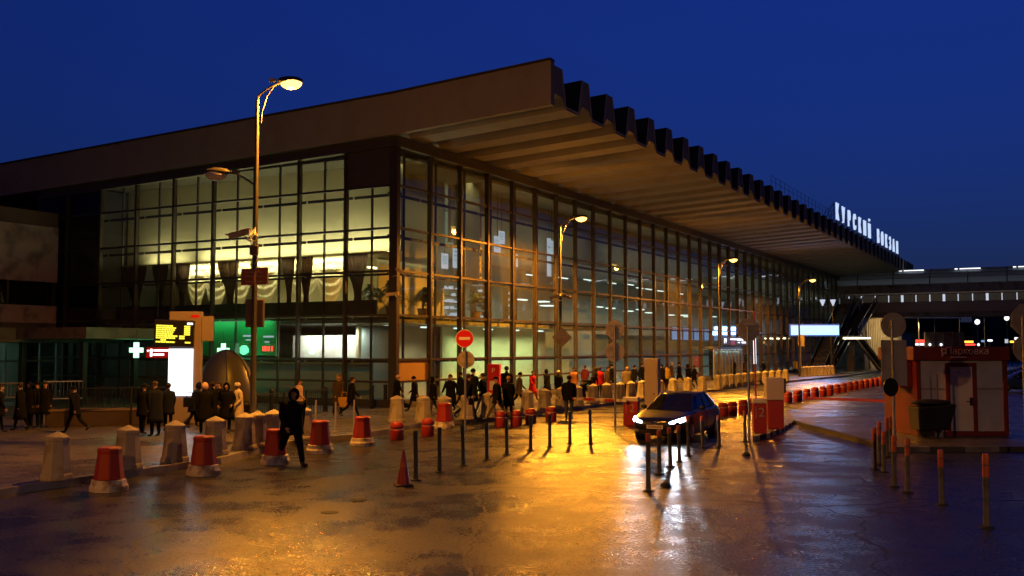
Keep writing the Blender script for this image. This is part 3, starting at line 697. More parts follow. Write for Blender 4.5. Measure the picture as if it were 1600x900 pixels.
# ------------------------------------------------------------------ street lamps
SOD = (1.0, .345, .022)
def street_lamp(px, py, hy, headpx, D=None, label='', power=1, second=False):
    p = G(px, py, PZ); hd = W(headpx[0], headpx[1], p.y); h = hd.z - PZ
    o = thing('street_lamp', label, 'street lamp', p, 0, 'sodium street lamps along the pavement')
    b = MB(); b.lathe([(.20, 0), (.20, .06), (.13, .08), (.12, .9), (.11, .95), (.085, 1.0), (.078, h * .55), (.07, h * .56), (.055, h - .55)], 14); b.build('post', M_POLE, o, smooth=True)
    dx = hd.x - p.x
    arm = [(0, 0, h - .6), (.02 * dx, 0, h - .42), (.35 * dx, 0, h - .18), (.8 * dx, 0, h + .02), (dx * .86, 0, h + .04)]
    b = MB(); b.tube(arm, .035, 8)
    b.tube([(.12, 0, h - 1.25), (.14, 0, h - .9), (.3 * dx, 0, h - .42), (.5 * dx, 0, h - .15)], .018, 6); b.build('arm', M_POLE, o, smooth=True)
    def head(x, z, sgn, lit):
        hb = MB(); hb.ball((x, 0, z), .36, n=14, k=8, sx=1.1, sy=.5, sz=.36); hb.box(x - sgn * .52 - .08, x - sgn * .52 + .08, -.06, .06, z - .05, z + .06); ho = hb.build('lamp_head', M_POLE, o, smooth=True)
        lb = MB(); lb.ball((x + sgn * .04, 0, z - .08), .31, n=14, k=8, sx=1.05, sy=.6, sz=.62); lb.build('lens', E_SOD if lit else M_SIGNW, ho, smooth=True)
    head(dx, h + .04, 1, True)
    light('sodium_light', 'SPOT', (dx, 0, h - .22), 9500 * power, SOD, .16, (0, 0, 0), o, spot=R(168), blend=.35)
    light('bowl_leak', 'POINT', (dx, 0, h - .34), (650 if second else 120) * power, SOD, .16, None, o)
    if second:
        hz = h * .74; b = MB(); b.tube([(0, 0, hz - .35), (-.35, 0, hz - .12), (-.55, 0, hz), (-.8, 0, hz + .05)], .03, 8); b.build('arm', M_POLE, o, smooth=True)
        head(-1.15, hz + .07, -1, False)
    return o, p, h
L1, p1, h1 = street_lamp(394, 692, 0, (453, 128), label='tall lit sodium street lamp with a second unlit head and signs on its post', power=1.25, second=True)
L2, p2, h2 = street_lamp(876, 623, 0, (907, 340), label='lit sodium street lamp carrying a diamond sign and twin cameras', power=2.9)
L3, p3, h3 = street_lamp(1124, 600, 0, (1145, 405), label='lit sodium street lamp behind the octagonal sign and red barrier cabinets', power=2.4)
L4, p4, h4 = street_lamp(1250, 588, 0, (1269, 437), label='smallest lit sodium street lamp beside the long blue white sign', power=1.3)
def off_frame_lamp(label, x, y, h, power, c):
    o = thing('street_lamp', label, 'street lamp', (x, y, 0), 0, 'street lamps behind the viewpoint')
    b = MB(); b.lathe([(.20, 0), (.13, .08), (.12, .9), (.085, 1.0), (.06, h)], 14); b.build('post', M_POLE, o, smooth=True)
    b = MB(); b.ball((.4, 0, h), .36, n=14, k=8, sx=1.1, sy=.5, sz=.36); ho = b.build('lamp_head', M_POLE, o, smooth=True); b = MB(); b.ball((.42, 0, h - .07), .27, n=14, k=8, sx=1.05, sy=.52, sz=.42); b.build('lens', E_SOD, ho, smooth=True)
    light('sodium_light', 'SPOT', (.42, 0, h - .24), power, c, .16, (0, 0, 0), o, spot=R(168), blend=.35)
    light('bowl_leak', 'POINT', (.42, 0, h - .36), power * (.16 if x < 0 else .36), c, .16, None, o)
off_frame_lamp('lit sodium street lamp on the pavement behind the viewpoint', -23, 2, 10, 6000, SOD)
off_frame_lamp('lit warm white street lamp on the right behind the viewpoint', 13, -9, 9.5, 5500, (1, .54, .26))
# plain lit lanterns on posts near the bridge
pl_ = thing('twin_lantern', 'pair of white globe lanterns on one post below the bridge corner', 'street lamp', G(1303, 585, PZ))
pb = pl_.location; b = MB()
tz = W(1303, 480, pb.y).z - PZ; b.cyl((0, 0, 0), (0, 0, tz), .07, .05, 8); b.tube([(-1.0, 0, tz + .25), (0, 0, tz), (.05, 0, tz + .1)], .04, 6); b.build('post', M_BLK, pl_)
for x in (-1.05, .05):
    b = MB(); b.lathe([(.06, tz + .15), (.30, tz + .75), (.26, tz + .8)], 10, c=(x, 0)); b.build('globe', E_SODW if 0 else E_POST, pl_)

def hung(name, label, cat, px, py, Y, rz=0, group=None): return thing(name, label, cat, W(px, py, Y), rz, group)
# direction board and two long housings on the first lamp post
o = hung('sign_board', 'pair of orange lit sign backs clamped across the tall lamp post', 'sign', 399, 433, p1.y - .12)
b = MB(); b.box(-.40, -.03, -.05, .02, -.24, .24, M=Matrix.Rotation(R(10), 4, 'Z')); b.box(.05, .40, -.05, .02, -.22, .28, M=Matrix.Rotation(R(-12), 4, 'Z')); b.build('board', M_ORANGE, o)
b = MB()
for z in (-.14, .02, .14): b.box(-.38, .40, -.10, -.07, z - .012, z + .012)
b.build('clamp_rail', M_GALV, o)
o = hung('signal_housing', 'pair of long dark traffic signal backs below the orange boards on the lamp post', 'traffic signal', 400, 490, p1.y + .1)
for x in (-.20, .13):
    b = MB(); b.box(x - .09, x + .10, -.10, .12, -.40, .42); b.build('housing', M_ANNEXB, o, bevel=.03)
b = MB(); b.box(-.2, .2, -.03, .03, .2, .24); b.box(-.2, .2, -.03, .03, -.26, -.22); b.build('bracket', M_BLK, o)
o = hung('junction_box', 'small brown junction box with loose cables on the tall lamp post', 'box', 397, 391, p1.y - .12)
b = MB(); b.box(-.12, .12, -.08, .08, -.14, .14); b.build('case', M_ANNEXB, o, bevel=.015)
b = MB()
for k in range(7):
    a = random.uniform(0, 6.28); b.tube([(.05 * math.cos(a), -.06, .14), (.16 * math.cos(a + 1), -.14, .28 + .04 * k % .2), (.13 * math.cos(a + 2), -.1, .45), (.03, .02, .5 + .03 * k)], .008, 5)
b.tube([(-.08, -.02, -.14), (-.17, -.03, -.34), (-.06, -.03, -.5)], .009, 5); b.tube([(.08, -.02, -.14), (.10, -.03, -.3), (.02, -.03, -.42)], .009, 5)
b.build('cable', M_SIGNW, o)
def camera(label, px, py, Y, az, tilt, s=1.0):
    o = hung('security_camera', label, 'camera', px, py, Y, az, 'security cameras on the posts and corner column')
    o.scale = (s, s, s)
    b = MB(); Mx = Matrix.Rotation(tilt, 4, 'X'); b.box(-.07, .07, -.30, .30, -.055, .075, 0, Mx); b.box(-.085, .085, -.30, .40, .08, .095, 0, Mx); b.build('housing', M_SIGNB, o, bevel=.008)
    b = MB(); b.cyl(Mx @ Vector((0, .301, .01)), Mx @ Vector((0, .315, .01)), .045, n=12); b.build('lens', M_BLK, o)
    b = MB(); b.tube([(0, -.15, -.06), (0, -.2, -.16), (0, -.42, -.2)], .02, 6); b.build('bracket', M_GALV, o); return o
camera('large security camera on the tall lamp post pointing left', 375, 366, p1.y, R(82), R(-14), 1.1)
camera('left one of the twin cameras on the second lamp post', 868, 464, p2.y, R(60), R(-16), 1.05)
camera('right one of the twin cameras on the second lamp post', 884, 464, p2.y, R(-60), R(-16), 1.05)
camera('dark camera on the glass corner column', 627, 425, C0.y - .5, R(-100), R(-30))
camera('pale camera low on the glass corner column pointing left', 613, 460, C0.y - .6, R(85), R(-5))
o = hung('diamond_sign', 'diamond shaped sign back on the second lamp post', 'sign', 878, 527, p2.y - .15)
b = MB(); s_ = .55; b.prism([(-s_, 0), (0, -s_), (s_, 0), (0, s_)], -.012, .012); b.build('plate', M_SIGNB, o)
b = MB(); b.box(-.25, .25, -.03, -.013, .1, .14); b.box(-.25, .25, -.03, -.013, -.14, -.1); b.build('clamp', M_GALV, o)

# ------------------------------------------------------------------ road signs
def ngon(r_, n, rot=0): return [(r_ * math.cos(2 * math.pi * i / n + rot), r_ * math.sin(2 * math.pi * i / n + rot)) for i in range(n)]
def signpost(label, px, py, signs, z0=0, extra=None):
    p = G(px, py, z0); o = thing('road_sign', label, 'road sign', p)
    top = max(W(s[1], s[2], p.y).z for s in signs) - z0
    b = MB(); b.cyl((0, 0, 0), (0, 0, top + .12), .038, n=10); b.build('post', M_GALV, o, smooth=True)
    for kind, sx, sy_, rpx in signs:
        c = W(sx, sy_, p.y) - p; rr = rpx * p.y / F; ox, oz = c.x, c.z
        b = MB()
        if kind == 'stop':
            b.prism([(ox + x, oz + z) for x, z in ngon(rr, 28)], -.075, -.06, 0); b.prism([(ox + x, oz + z) for x, z in ngon(rr * .94, 28)], -.079, -.0755, 1)
            b.box(ox - rr * .62, ox + rr * .62, -.084, -.0795, oz - rr * .15, oz + rr * .17, 0); b.build('sign_face', [M_SIGNW, M_SIGNR], o)
        else:
            shape = ngon(rr, 28) if kind == 'round' else ngon(rr * 1.04, 8, math.pi / 8) if kind == 'oct' else [(-rr, -rr * 1.78), (rr, -rr * 1.78), (rr, rr * 1.78), (-rr, rr * 1.78)]
            b.prism([(ox + x, oz + z) for x, z in shape], .045, .06); b.build('sign_plate', M_SIGNB, o, bevel=.004)
            b = MB()
            for dz in (-.45, .45): b.box(ox - rr * .5, ox + rr * .5, .02, .044, oz + dz * rr - .02, oz + dz * rr + .02)
            b.build('clamp', M_GALV, o)
    return o
signpost('red and white no-entry sign above a round sign back on one post', 727, 672, [('stop', 726, 529, 14), ('round', 728, 562, 13.5)])
signpost('octagonal sign back above a round sign back in front of the barrier', 961.5, 674, [('oct', 961, 515, 15), ('round', 961, 550, 15)])
signpost('single large octagonal sign back in front of the red cabinets', 1171, 690, [('oct', 1170, 515, 18)])
signpost('round sign back above a tall rectangular panel beside the kiosk', 1398, 706, [('round', 1397, 508, 20), ('rect', 1398, 567, 20)])
signpost('round and octagonal sign backs cut by the right picture edge', 1604, 712, [('oct', 1606, 500, 26), ('round', 1606, 545, 22)])
lowsign = signpost('small pale square notice on a thin post under the long blue sign', 1252, 586, [('rect', 1252, 532, 5)], PZ)

# ------------------------------------------------------------------ concrete bollards on the pavement edge
o = thing('concrete_bollard', 'white concrete bollard', 'bollard', group='white concrete bollards along the pavement edge')
b = MB(); b.lathe([(.345, 0), (.345, .05), (.33, .12), (.31, .13), (.245, .80), (.255, .81), (.255, .88), (.235, .90), (.02, 1.0)], 8, rot=R(22.5)); b.build('body', M_WCONC, o, bevel=.012)
rep = Repeats(o)
bp = [(88, 749), (199, 733), (273, 721.5), (336, 711), (382, 702.5), (402, 698), (427, 694.5), (474, 687.5), (620, 660), (661, 659), (695, 660.5), (730, 655), (763, 652), (793, 648.5), (824, 646), (851, 642.5), (877, 639), (902, 635), (927, 631), (948, 629), (969, 627), (986, 624.5), (1004, 622), (1030, 619), (1052, 617), (1075, 614.5), (1097, 612)]
bp += [(1111 + 10.6 * k, 610 - k * 1.33) for k in range(1, 12)] + [(1256 + 5.5 * k, 588.2 - k * .35) for k in range(9)]
for i, (x, y) in enumerate(bp):
    rep.put(G(x, y, PZ), random.uniform(-.12, .12) + .5, 'white concrete bollard on the pavement edge, %s from the left' % ordn(i) if i < 38 else 'white concrete bollard in the far short row before the stairs, %s from the left' % ordn(i - 38))
# ------------------------------------------------------------------ red and white road blocks
o = thing('road_block', 'red road block', 'road block', group='tall red and white road blocks in the gutter')
b = MB(); b.lathe([(.40, 0), (.40, .10), (.37, .15), (.355, .24), (.345, .25)], 8, rot=R(22.5)); b.build('foot', M_WHT, o, bevel=.015)
b = MB(); b.lathe([(.315, .253), (.25, .80), (.255, .83), (.255, .90), (.21, .935)], 8, rot=R(22.5)); b.build('body', M_RED, o, bevel=.02)
rep = Repeats(o)
for i, (x, y) in enumerate([(170, 767), (318, 742), (430, 725), (500, 708), (566, 696), (694, 669)]):
    k = rep.put(G(x, y), random.uniform(-.3, .3), 'tall red road block on a white foot, %s from the left' % ordn(i)); k.scale = (.95 + .04 * math.sin(i * 3),) * 3
# low barrels
o = thing('road_barrel', 'low red barrel', 'road barrel', group='low red barrels dividing the roads')
b = MB(); b.lathe([(.205, 0), (.215, .03), (.215, .33), (.20, .345)], 14); b.build('body', M_RED, o, smooth=True)
b = MB(); b.lathe([(.195, .346), (.195, .375)], 14); b.build('band', M_WHT, o, smooth=True)
b = MB(); b.lathe([(.205, .376), (.215, .40), (.205, .50), (.15, .57), (.05, .59)], 14); b.build('cap', M_RED, o, smooth=True)
rep = Repeats(o)
bb = [(620.5, 688), (668.5, 681.5), (782, 667), (806.5, 665.5), (829.5, 662), (861, 658)]
for i, (x, y) in enumerate(bb): rep.put(G(x, y), i, 'low red barrel with a white band in the left lane, %s from the left' % ordn(i))
b2 = [(1130, 650), (1144.5, 648), (1161, 645), (1176, 641)]
for i, (x, y) in enumerate(b2): rep.put(G(x, y), i, 'low red barrel between the car and the red cabinets, %s from the left' % ordn(i))
row0, row1 = G(1232, 629), G(1393, 597.5); n = 26
for i in range(n):
    t = i / (n - 1); p = row0.lerp(row1, t); p += V * .15 * math.sin(i * 2.1)
    rep.put(p, i, 'low red barrel in the long row dividing the two roads, %s from the left' % ordn(i))
# ------------------------------------------------------------------ flexible posts
def mkpost(group, mbase, mtop, red):
    o = thing('delineator_post', 'post', 'bollard', group=group)
    b = MB(); b.lathe([(.10, 0), (.10, .02), (.05, .03)], 12); b.build('foot', M_RUB, o)
    b = MB(); b.lathe([(.05, .031), (.042, .2), (.042, .86), (.045, .87)], 12); b.build('post', mbase, o, smooth=True)
    b = MB(); b.lathe([(.046, .871), (.047, .99), (.04, 1.02)], 12); b.build('cap', mtop, o, smooth=True)
    if red:
        b = MB(); b.lathe([(.0455, .70), (.0455, .85)], 12); b.build('reflective_band', M_ORANGE, o, smooth=True)
    return o
def posts_row(group, rows, m1, m2, red, lab):
    rep = Repeats(mkpost(group, m1, m2, red))
    for i, (bx_, by_, ty) in enumerate(rows):
        p = G(bx_, by_); k = rep.put(p, 0, lab % ordn(i)); hgt = W(bx_, ty, p.y).z; k.scale = (1.15, 1.15, hgt / 1.02)
        k.rotation_euler = (R(random.uniform(-1.5, 1.5)), R(random.uniform(-1.8, 1.8)), random.uniform(0, 6))
posts_row('slim posts along the left lane', [(650, 751, 673.5), (687, 737.7, 667.7), (724, 728, 664), (760.6, 719, 660), (792, 711, 654), (829, 704.6, 650), (859, 699, 647), (890.5, 694, 643), (922.7, 694, 640.5)], M_POSTD, M_BLK, False, 'slim dark capped steel post beside the left lane, %s from the left')
posts_row('slim posts before the car', [(1013, 768, 677), (1030, 741, 672), (1047.7, 729.7, 668), (1061.7, 722, 665), (1075.7, 713, 650), (1098, 700, 650), (1123.5, 698, 649), (1164, 690, 642)], M_POST, M_ORANGE, False, 'slim grey post with a red top in front of the car, %s from the left')
posts_row('slim posts before the kiosk', [(1367, 734, 668), (1373.6, 726, 659), (1381, 738, 674), (1386, 714, 653), (1392, 708, 650), (1397, 761, 680), (1418, 770, 684.5), (1472, 789, 702.5), (1542, 825, 708.5)], M_POST, M_ORANGE, True, 'slim grey post with an orange top before the kiosk, %s from the left')
# thin pale wire posts on the pavement (two)
o = thing('stay_post', 'thin pale post', 'post', group='thin pale posts on the pavement')
b = MB(); b.cyl((0, 0, 0), (0, 0, 1.0), .03, .03, 8); b.lathe([(.09, 0), (.09, .04), (.03, .05)], 10); b.build('post', M_SIGNB, o)
rep = Repeats(o)
for i, (x, y) in enumerate([(493, 672), (524, 676), (553, 671)]): rep.put(G(x, y, PZ), 0, 'thin pale post on the pavement behind the red blocks, %s from the left' % ordn(i))
# black pavement bollards and railing panels beside the hall
o = thing('black_bollard', 'black bollard', 'bollard', group='black bollards beside the hall front')
b = MB(); b.lathe([(.11, 0), (.11, .03), (.09, .05), (.09, .95), (.11, .96), (.11, 1.0), (.08, 1.06)], 12); b.build('post', M_BLK, o, smooth=True)
rep = Repeats(o)
for i, (x, y) in enumerate([(424, 648), (508, 642), (581, 638), (602, 636.5)]): rep.put(G(x, y, PZ), 0, 'black round bollard against the left glass front, %s from the left' % ordn(i))
def railing(label, pa, pb, h_=1.0, m=M_BLK, z0=0, name='railing'):
    d = pb - pa; L_ = Vector((d.x, d.y, 0)).length; o = thing(name, label, 'railing', pa, math.atan2(d.y, d.x)); b = MB(); n_ = int(L_ / .13)
    for z in (z0 + .08, h_): b.box(0, L_, -.02, .02, z - .02, z + .02)
    for k in range(n_ + 1): x = L_ * k / n_; b.cyl((x, 0, z0 + .08), (x, 0, h_), .011, n=5)
    for k in range(int(L_ / 2) + 1): b.box(k * 2 - .03, k * 2 + .03, -.03, .03, 0, h_ + .04)
    b.build('panel', m, o); return o
railing('black barred railing behind the hooded man', G(478, 650, PZ), G(512, 646, PZ))
railing('black barred railing right of the lamp post base', G(398, 660, PZ), G(446, 654, PZ))
railing('long black barred fence on the low wall under the canopy', G(108, 668, PZ), G(262, 664, PZ), 1.35, z0=.62)
railing('bright steel handrail at the far left under the canopy', G(-20, 652, PZ), G(34, 651, PZ), 1.35, M_STEEL, .7)
railing('bright steel handrail above the low wall left of the walker', G(68, 655, PZ), G(128, 653, PZ), 1.45, M_STEEL, .7)
o = thing('low_wall', 'low dark brown wall under the barred fence', 'wall', G(70, 668.5, PZ), math.atan2((G(282, 664, PZ) - G(70, 668.5, PZ)).y, (G(282, 664, PZ) - G(70, 668.5, PZ)).x))
b = MB(); Lw = (G(282, 664, PZ) - G(70, 668.5, PZ)).length; b.box(0, Lw, .06, .4, 0, .55); b.build('body', mat('dark granite', (.05, .032, .026), .5), o, bevel=.02)
b = MB(); b.box(-.03, Lw + .03, .03, .43, .552, .62); b.build('coping', M_ANNEXB, o)
# ------------------------------------------------------------------ traffic cone
o = thing('traffic_cone', 'dark red traffic cone with a rubber foot standing on the wet road', 'traffic cone', G(630.5, 759), .3)
b = MB(); b.box(-.19, .19, -.19, .19, 0, .035); b.build('foot', M_RUB, o, bevel=.01)
b = MB(); b.lathe([(.15, .036), (.14, .08), (.03, .72), (.02, .74)], 18); b.build('cone', M_RED, o, smooth=True)
b = MB(); b.lathe([(.091, .40), (.073, .50)], 18); b.build('stripe', M_ORANGE, o, smooth=True)
for i, (x, y) in enumerate([(560, 781), (515, 801), (1166, 712), (1040, 760)]):
    o = thing('drain_cover' if i < 2 else 'road_stud', ['small dark iron cover in the road left of the cone', 'tiny dark iron cover nearest the camera', 'broken post stub lying behind the octagonal sign', 'small dark stub beside the grey posts'][i], 'cover' if i < 2 else 'stub', G(x, y, .002), .4)
    b = MB(); b.lathe([(.16, 0), (.15, .012), (.02, .014)] if i < 2 else [(.12, 0), (.11, .05), (.05, .09)], 14); b.build('body', M_RUB, o)
# ------------------------------------------------------------------ barriers and cabinets
def barrier_cab(label, p, rz, h_, wd, lid=True, text=True):
    o = thing('barrier_cabinet', label, 'barrier', p, rz)
    b = MB(); b.box(-wd / 2, wd / 2, -.2, .2, .0, h_ - .16); bo = b.build('cabinet', M_REDB, o, bevel=.015)
    b = MB(); b.box(-wd / 2 - .02, wd / 2 + .02, -.22, .22, h_ - .157, h_); b.build('lid', M_WHTC, o, bevel=.03)
    if text:
        lettering('2', .42, .004, M_SIGNB, o, (wd * .12, -.206, h_ * .48)); b = MB(); b.box(-wd * .32, -wd * .28, -.206, -.201, h_ * .42, h_ * .78); b.build('mark', M_SIGNB, o)
    return o
def boom(label, a, b_, r_=.045, nseg=6, cols=(0, 1), name='barrier_boom'):
    d = b_ - a; L_ = d.length; o = thing(name, label, 'barrier arm', a); o.rotation_mode = 'QUATERNION'; o.rotation_quaternion = d.to_track_quat('X', 'Z')
    b = MB()
    for k in range(nseg): b.box(L_ * k / nseg, L_ * (k + 1) / nseg, -.025, .025, -r_, r_, cols[k % 2])
    b.build('arm', [M_REDB, M_WHT], o); return o
cA = G(987, 664); barrier_cab('red barrier cabinet with white lid left of the car', cA, R(-20), 1.05, .55)
boom('long lowered red and white barrier arm crossing the left lane', cA + Vector((-.2, -.3, .92)), W(868, 621.5, cA.y + 4), .05, 7, (1, 0))
o = thing('ticket_terminal', 'tall pale ticket terminal cabinet behind the car roof', 'ticket machine', G(1020, 652), R(-22))
hh = W(1020, 560, o.location.y).z
b = MB(); b.box(-.29, .29, -.25, .25, 0, hh); b.build('cabinet', M_CABW, o, bevel=.02)
b = MB(); b.box(-.23, .23, -.262, -.252, hh * .58, hh * .96); b.box(-.23, .23, -.262, -.252, hh * .08, hh * .54); b.build('door', M_CABW, o, bevel=.004)
b = MB(); b.cyl((.12, -.275, hh * .4), (.12, -.26, hh * .4), .03, n=10); b.build('lock', M_BLK, o)
# traffic island with striped kerb
isl = thing('traffic_island', 'raised island with a black and white striped kerb under the red cabinets', 'traffic island', (0, 0, 0))
ic = [G(1176, 689), G(1198, 685), G(1222, 675), G(1240, 664), G(1236, 652)] + [G(1226, 645), G(1190, 654), G(1176, 668)]
b = MB(); b.raw([(p.x, p.y, .13) for p in ic], [tuple(range(len(ic)))]); b.build('paving', M_PAVE, isl)
b = MB(); k = 0
for i in range(len(ic)):
    a, c = ic[i], ic[(i + 1) % len(ic)]; n_ = max(1, round((c - a).length / .5)); cen = sum(ic, Vector()) / len(ic)
    for j in range(n_):
        p, q = a.lerp(c, j / n_), a.lerp(c, (j + 1) / n_); pi, qi = p.lerp(cen, .09), q.lerp(cen, .09)
        b.raw([(p.x, p.y, 0), (q.x, q.y, 0), (q.x, q.y, .14), (p.x, p.y, .14), (pi.x, pi.y, .145), (qi.x, qi.y, .145)], [(0, 1, 2, 3), (3, 2, 5, 4)], k % 2); k += 1
b.build('kerb', [M_WHT, M_RUB], isl)
cB = G(1187, 676, .13); barrier_cab('red barrier cabinet with white lid under the raised barrier arm', cB, R(-8), 1.12, .42)
rb = boom('raised red barrier arm with a glowing white section beside the octagonal sign', cB + Vector((-.13, -.1, 1.0)), W(1178, 486, cB.y + .2), .045, 5, (0, 0), 'raised_barrier')
d_ = W(1178, 486, cB.y + .2) - (cB + Vector((-.13, -.1, 1.0)))
b = MB(); Lr = d_.length; b.box(Lr * .42, Lr * .74, -.045, .035, -.13, -.05); b.build('white_band', E_WHT, rb)  # white band of the arm given a glow of its own
o = thing('ticket_terminal', 'wide ticket terminal with white top and red bottom on the striped island', 'ticket machine', G(1211, 669, .13), R(-6))
hh = W(1211, 590, o.location.y).z - .13
b = MB(); b.box(-.27, .27, -.25, .3, 0, hh * .56); b.build('lower_cabinet', M_REDB, o, bevel=.015)
b = MB(); b.box(-.31, .29, -.28, .32, hh * .563, hh); b.build('upper_cabinet', M_CABW, o, bevel=.02)
b = MB(); b.box(.292, .36, -.2, .2, hh * .7, hh * .98); b.build('screen_hood', M_BLK, o)
cC = G(1415, 676, .0); barrier_cab('orange red barrier cabinet beside the kiosk', cC, R(10), 1.25, .6, text=False)
boom('lowered red barrier arm reaching left from the kiosk over the exit lane', cC + Vector((-.3, .3, 1.06)), W(1262, 622, cC.y + 6), .05, 7, (0, 0))
o = thing('ticket_terminal', 'pale grey terminal box behind the rectangular sign panel beside the kiosk', 'ticket machine', G(1419, 668), R(8))
b = MB(); hh = W(1419, 589, o.location.y).z; b.box(-.26, .26, -.2, .2, 0, hh); b.build('cabinet', M_CABW, o, bevel=.02); b = MB(); b.box(-.18, .18, -.208, -.202, hh * .6, hh * .9); b.build('screen', M_BLK, o)
o = hung('traffic_mirror', 'round dark traffic mirror on the post of the rectangular sign', 'mirror', 1391, 605, G(1398, 706).y - .1, R(20))
b = MB(); b.cyl((0, -.03, 0), (0, .03, 0), .26, .24, 20); b.build('rim', M_BLK, o, smooth=True); b = MB(); b.cyl((0, -.035, 0), (0, -.031, 0), .22, .22, 20); b.build('glass', M_RUB, o)
# ------------------------------------------------------------------ parking kiosk
kb0 = G(1506, 681, .14); rzk = R(1.5); KW, KD, KH = 2.92, 2.6, (W(1506, 542, kb0.y).z - .14)
kio = thing('parking_kiosk', 'white panelled parking kiosk with red frame and red sign band', 'kiosk', kb0, rzk)
hw = KW / 2
b = MB(); b.box(-hw + .1, hw - .1, .06, KD, .06, KH - .4); b.build('wall', M_WHTC, kio)
b = MB()
for x in (-hw, hw - .14): b.box(x, x + .14, 0, KD, 0, KH - .38); 
b.box(-hw + .142, hw - .142, .0, .12, 0, .14); b.build('frame', M_REDK, kio, bevel=.01)
b = MB(); b.box(-hw - .14, hw + .03, -.12, KD + .1, KH - .42, KH); b.build('sign_band', M_REDK, kio, bevel=.015)
ltr = mat('faded sign letters', (.75, .52, .52), .5)
lettering('Р', .34, .004, ltr, kio, (-.62, -.126, KH - .30)); lettering('Парковка', .30, .004, ltr, kio, (.12, -.126, KH - .23), name='lettering')
b = MB(); b.box(-.42, .1, -.126, -.1205, KH - .345, KH - .305); b.build('small_print', ltr, kio)
b = MB(); b.box(-.52, -.40, -.02, .055, .14, KH - .5); b.box(.34, .46, -.02, .055, .14, KH - .5); b.box(-.398, .338, -.02, .055, KH - .62, KH - .5); df = b.build('door_frame', M_REDK, kio)
b = MB(); b.box(-.385, .325, .005, .054, .15, KH - .63); dd = b.build('door', M_WHTC, kio)
b = MB(); b.box(.22, .30, -.03, .004, .95, 1.2); b.cyl((.25, -.05, 1.08), (.10, -.05, 1.08), .014, n=6); b.build('handle', M_BLK, dd)
b = MB(); b.box(-hw - .42, -hw - .005, .3, 1.2, 1.5, 2.35); b.build('side_box', M_REDK, kio, bevel=.02)
b = MB(); b.box(-hw + .15, -.56, .05, .0595, KH * .52, KH * .53); b.box(.5, hw - .15, .05, .0595, KH * .52, KH * .53); b.build('panel_joint', M_CONCD, kio)
ki = thing('kiosk_island', 'raised kerbed island under the parking kiosk', 'traffic island', (0, 0, 0))
a0, a1 = G(1400, 706), G(1680, 706)
b = MB(); b.box(a0.x + .1, a1.x, a0.y + .18, a0.y + 12, -.01, .135); b.build('paving', M_PAVE, ki)
b = MB(); k = 0; x = a0.x
while x < a1.x: b.box(x, x + .96, a0.y, a0.y + .17, 0, .14, k % 2); x += .97; k += 1
b.box(a0.x - .1, a0.x - .004, a0.y, a0.y + 9, 0, .14, 1); b.build('kerb', [M_KERB, mat('dark kerb', (.05, .045, .04), .6)], ki)
o = thing('wheelbarrow', 'black covered handcart with a shovel handle standing up beside the kiosk', 'handcart', G(1455, 684, .14))
b = MB(); b.raw([(-.5, -.35, .25), (.42, -.35, .25), (.42, .3, .25), (-.5, .3, .25), (-.55, -.45, .95), (.62, -.45, 1.05), (.62, .4, 1.05), (-.55, .4, .95)], [(0, 3, 2, 1), (4, 5, 6, 7), (0, 1, 5, 4), (1, 2, 6, 5), (2, 3, 7, 6), (3, 0, 4, 7)]); b.build('tub', M_BLK, o, bevel=.03)
b = MB(); b.ball((.02, 0, 1.08), .5, sx=1.25, sy=.8, sz=.22, n=12, k=8); b.build('cover', M_RUB, o, smooth=True)
b = MB(); b.cyl((-.2, -.1, .2), (-.2, .1, .2), .2, n=16); b.cyl((.3, -.3, 0), (.3, -.3, .3), .03, n=6); b.cyl((.3, .25, 0), (.3, .25, .3), .03, n=6); b.build('wheel', M_RUB, o)
o = thing('shovel', 'upright shovel handle rising from the black handcart', 'shovel', G(1467, 683, .14)); b = MB(); b.cyl((0, 0, .0), (.0, .02, 1.95), .018, n=8); b.build('handle', M_TRUNK, o); b = MB(); b.box(-.12, .12, -.01, .01, .0, .3); b.build('blade', M_GALV, o)
# ------------------------------------------------------------------ information totem
tp = G(288, 664, PZ); to = thing('information_totem', 'pale information totem with a glowing white poster case', 'totem', tp, R(6))
th = W(288, 487, tp.y).z - PZ
b = MB(); b.box(-.56, .56, -.18, .2, .08, th); b.build('body', M_PINK, to, bevel=.02); b = MB(); b.box(-.6, .6, -.22, .24, 0, .078); b.build('foot', M_CONCD, to)
b = MB(); b.box(.565, .95, -.1, .12, th * .74, th * .96); b.build('side_panel', M_PINK, to, bevel=.01)
zz = lambda py: W(288, py, tp.y).z - PZ
b = MB(); b.box(-.55, .30, -.215, -.182, zz(618), zz(545)); b.build('poster_case', E_WHT, to)
light('totem_light', 'AREA', (-.12, -.4, zz(582)), 12, (.82, .88, 1), .8, (R(-90), 0, 0), to, sy=1.6)
b = MB(); b.box(.2, .5, -.19, -.181, th - .22, th - .12); b.build('logo', M_SIGNR, to)
lb = thing('departure_board', 'black led departure board with yellow lines projecting from the totem', 'display board', W(272, 521, tp.y - .55), R(10))
lb.rotation_euler = (R(6), R(2), R(10))
bw, bh = 29 * tp.y / F, 20 * tp.y / F
b = MB(); b.box(-bw, bw, -.05, .25, -bh, bh); b.build('housing', M_BLK, lb, bevel=.015)
b = MB(); random.seed(5)
lens = [.62, .74, .70, .66, .62, .80, .72, .38, .72]
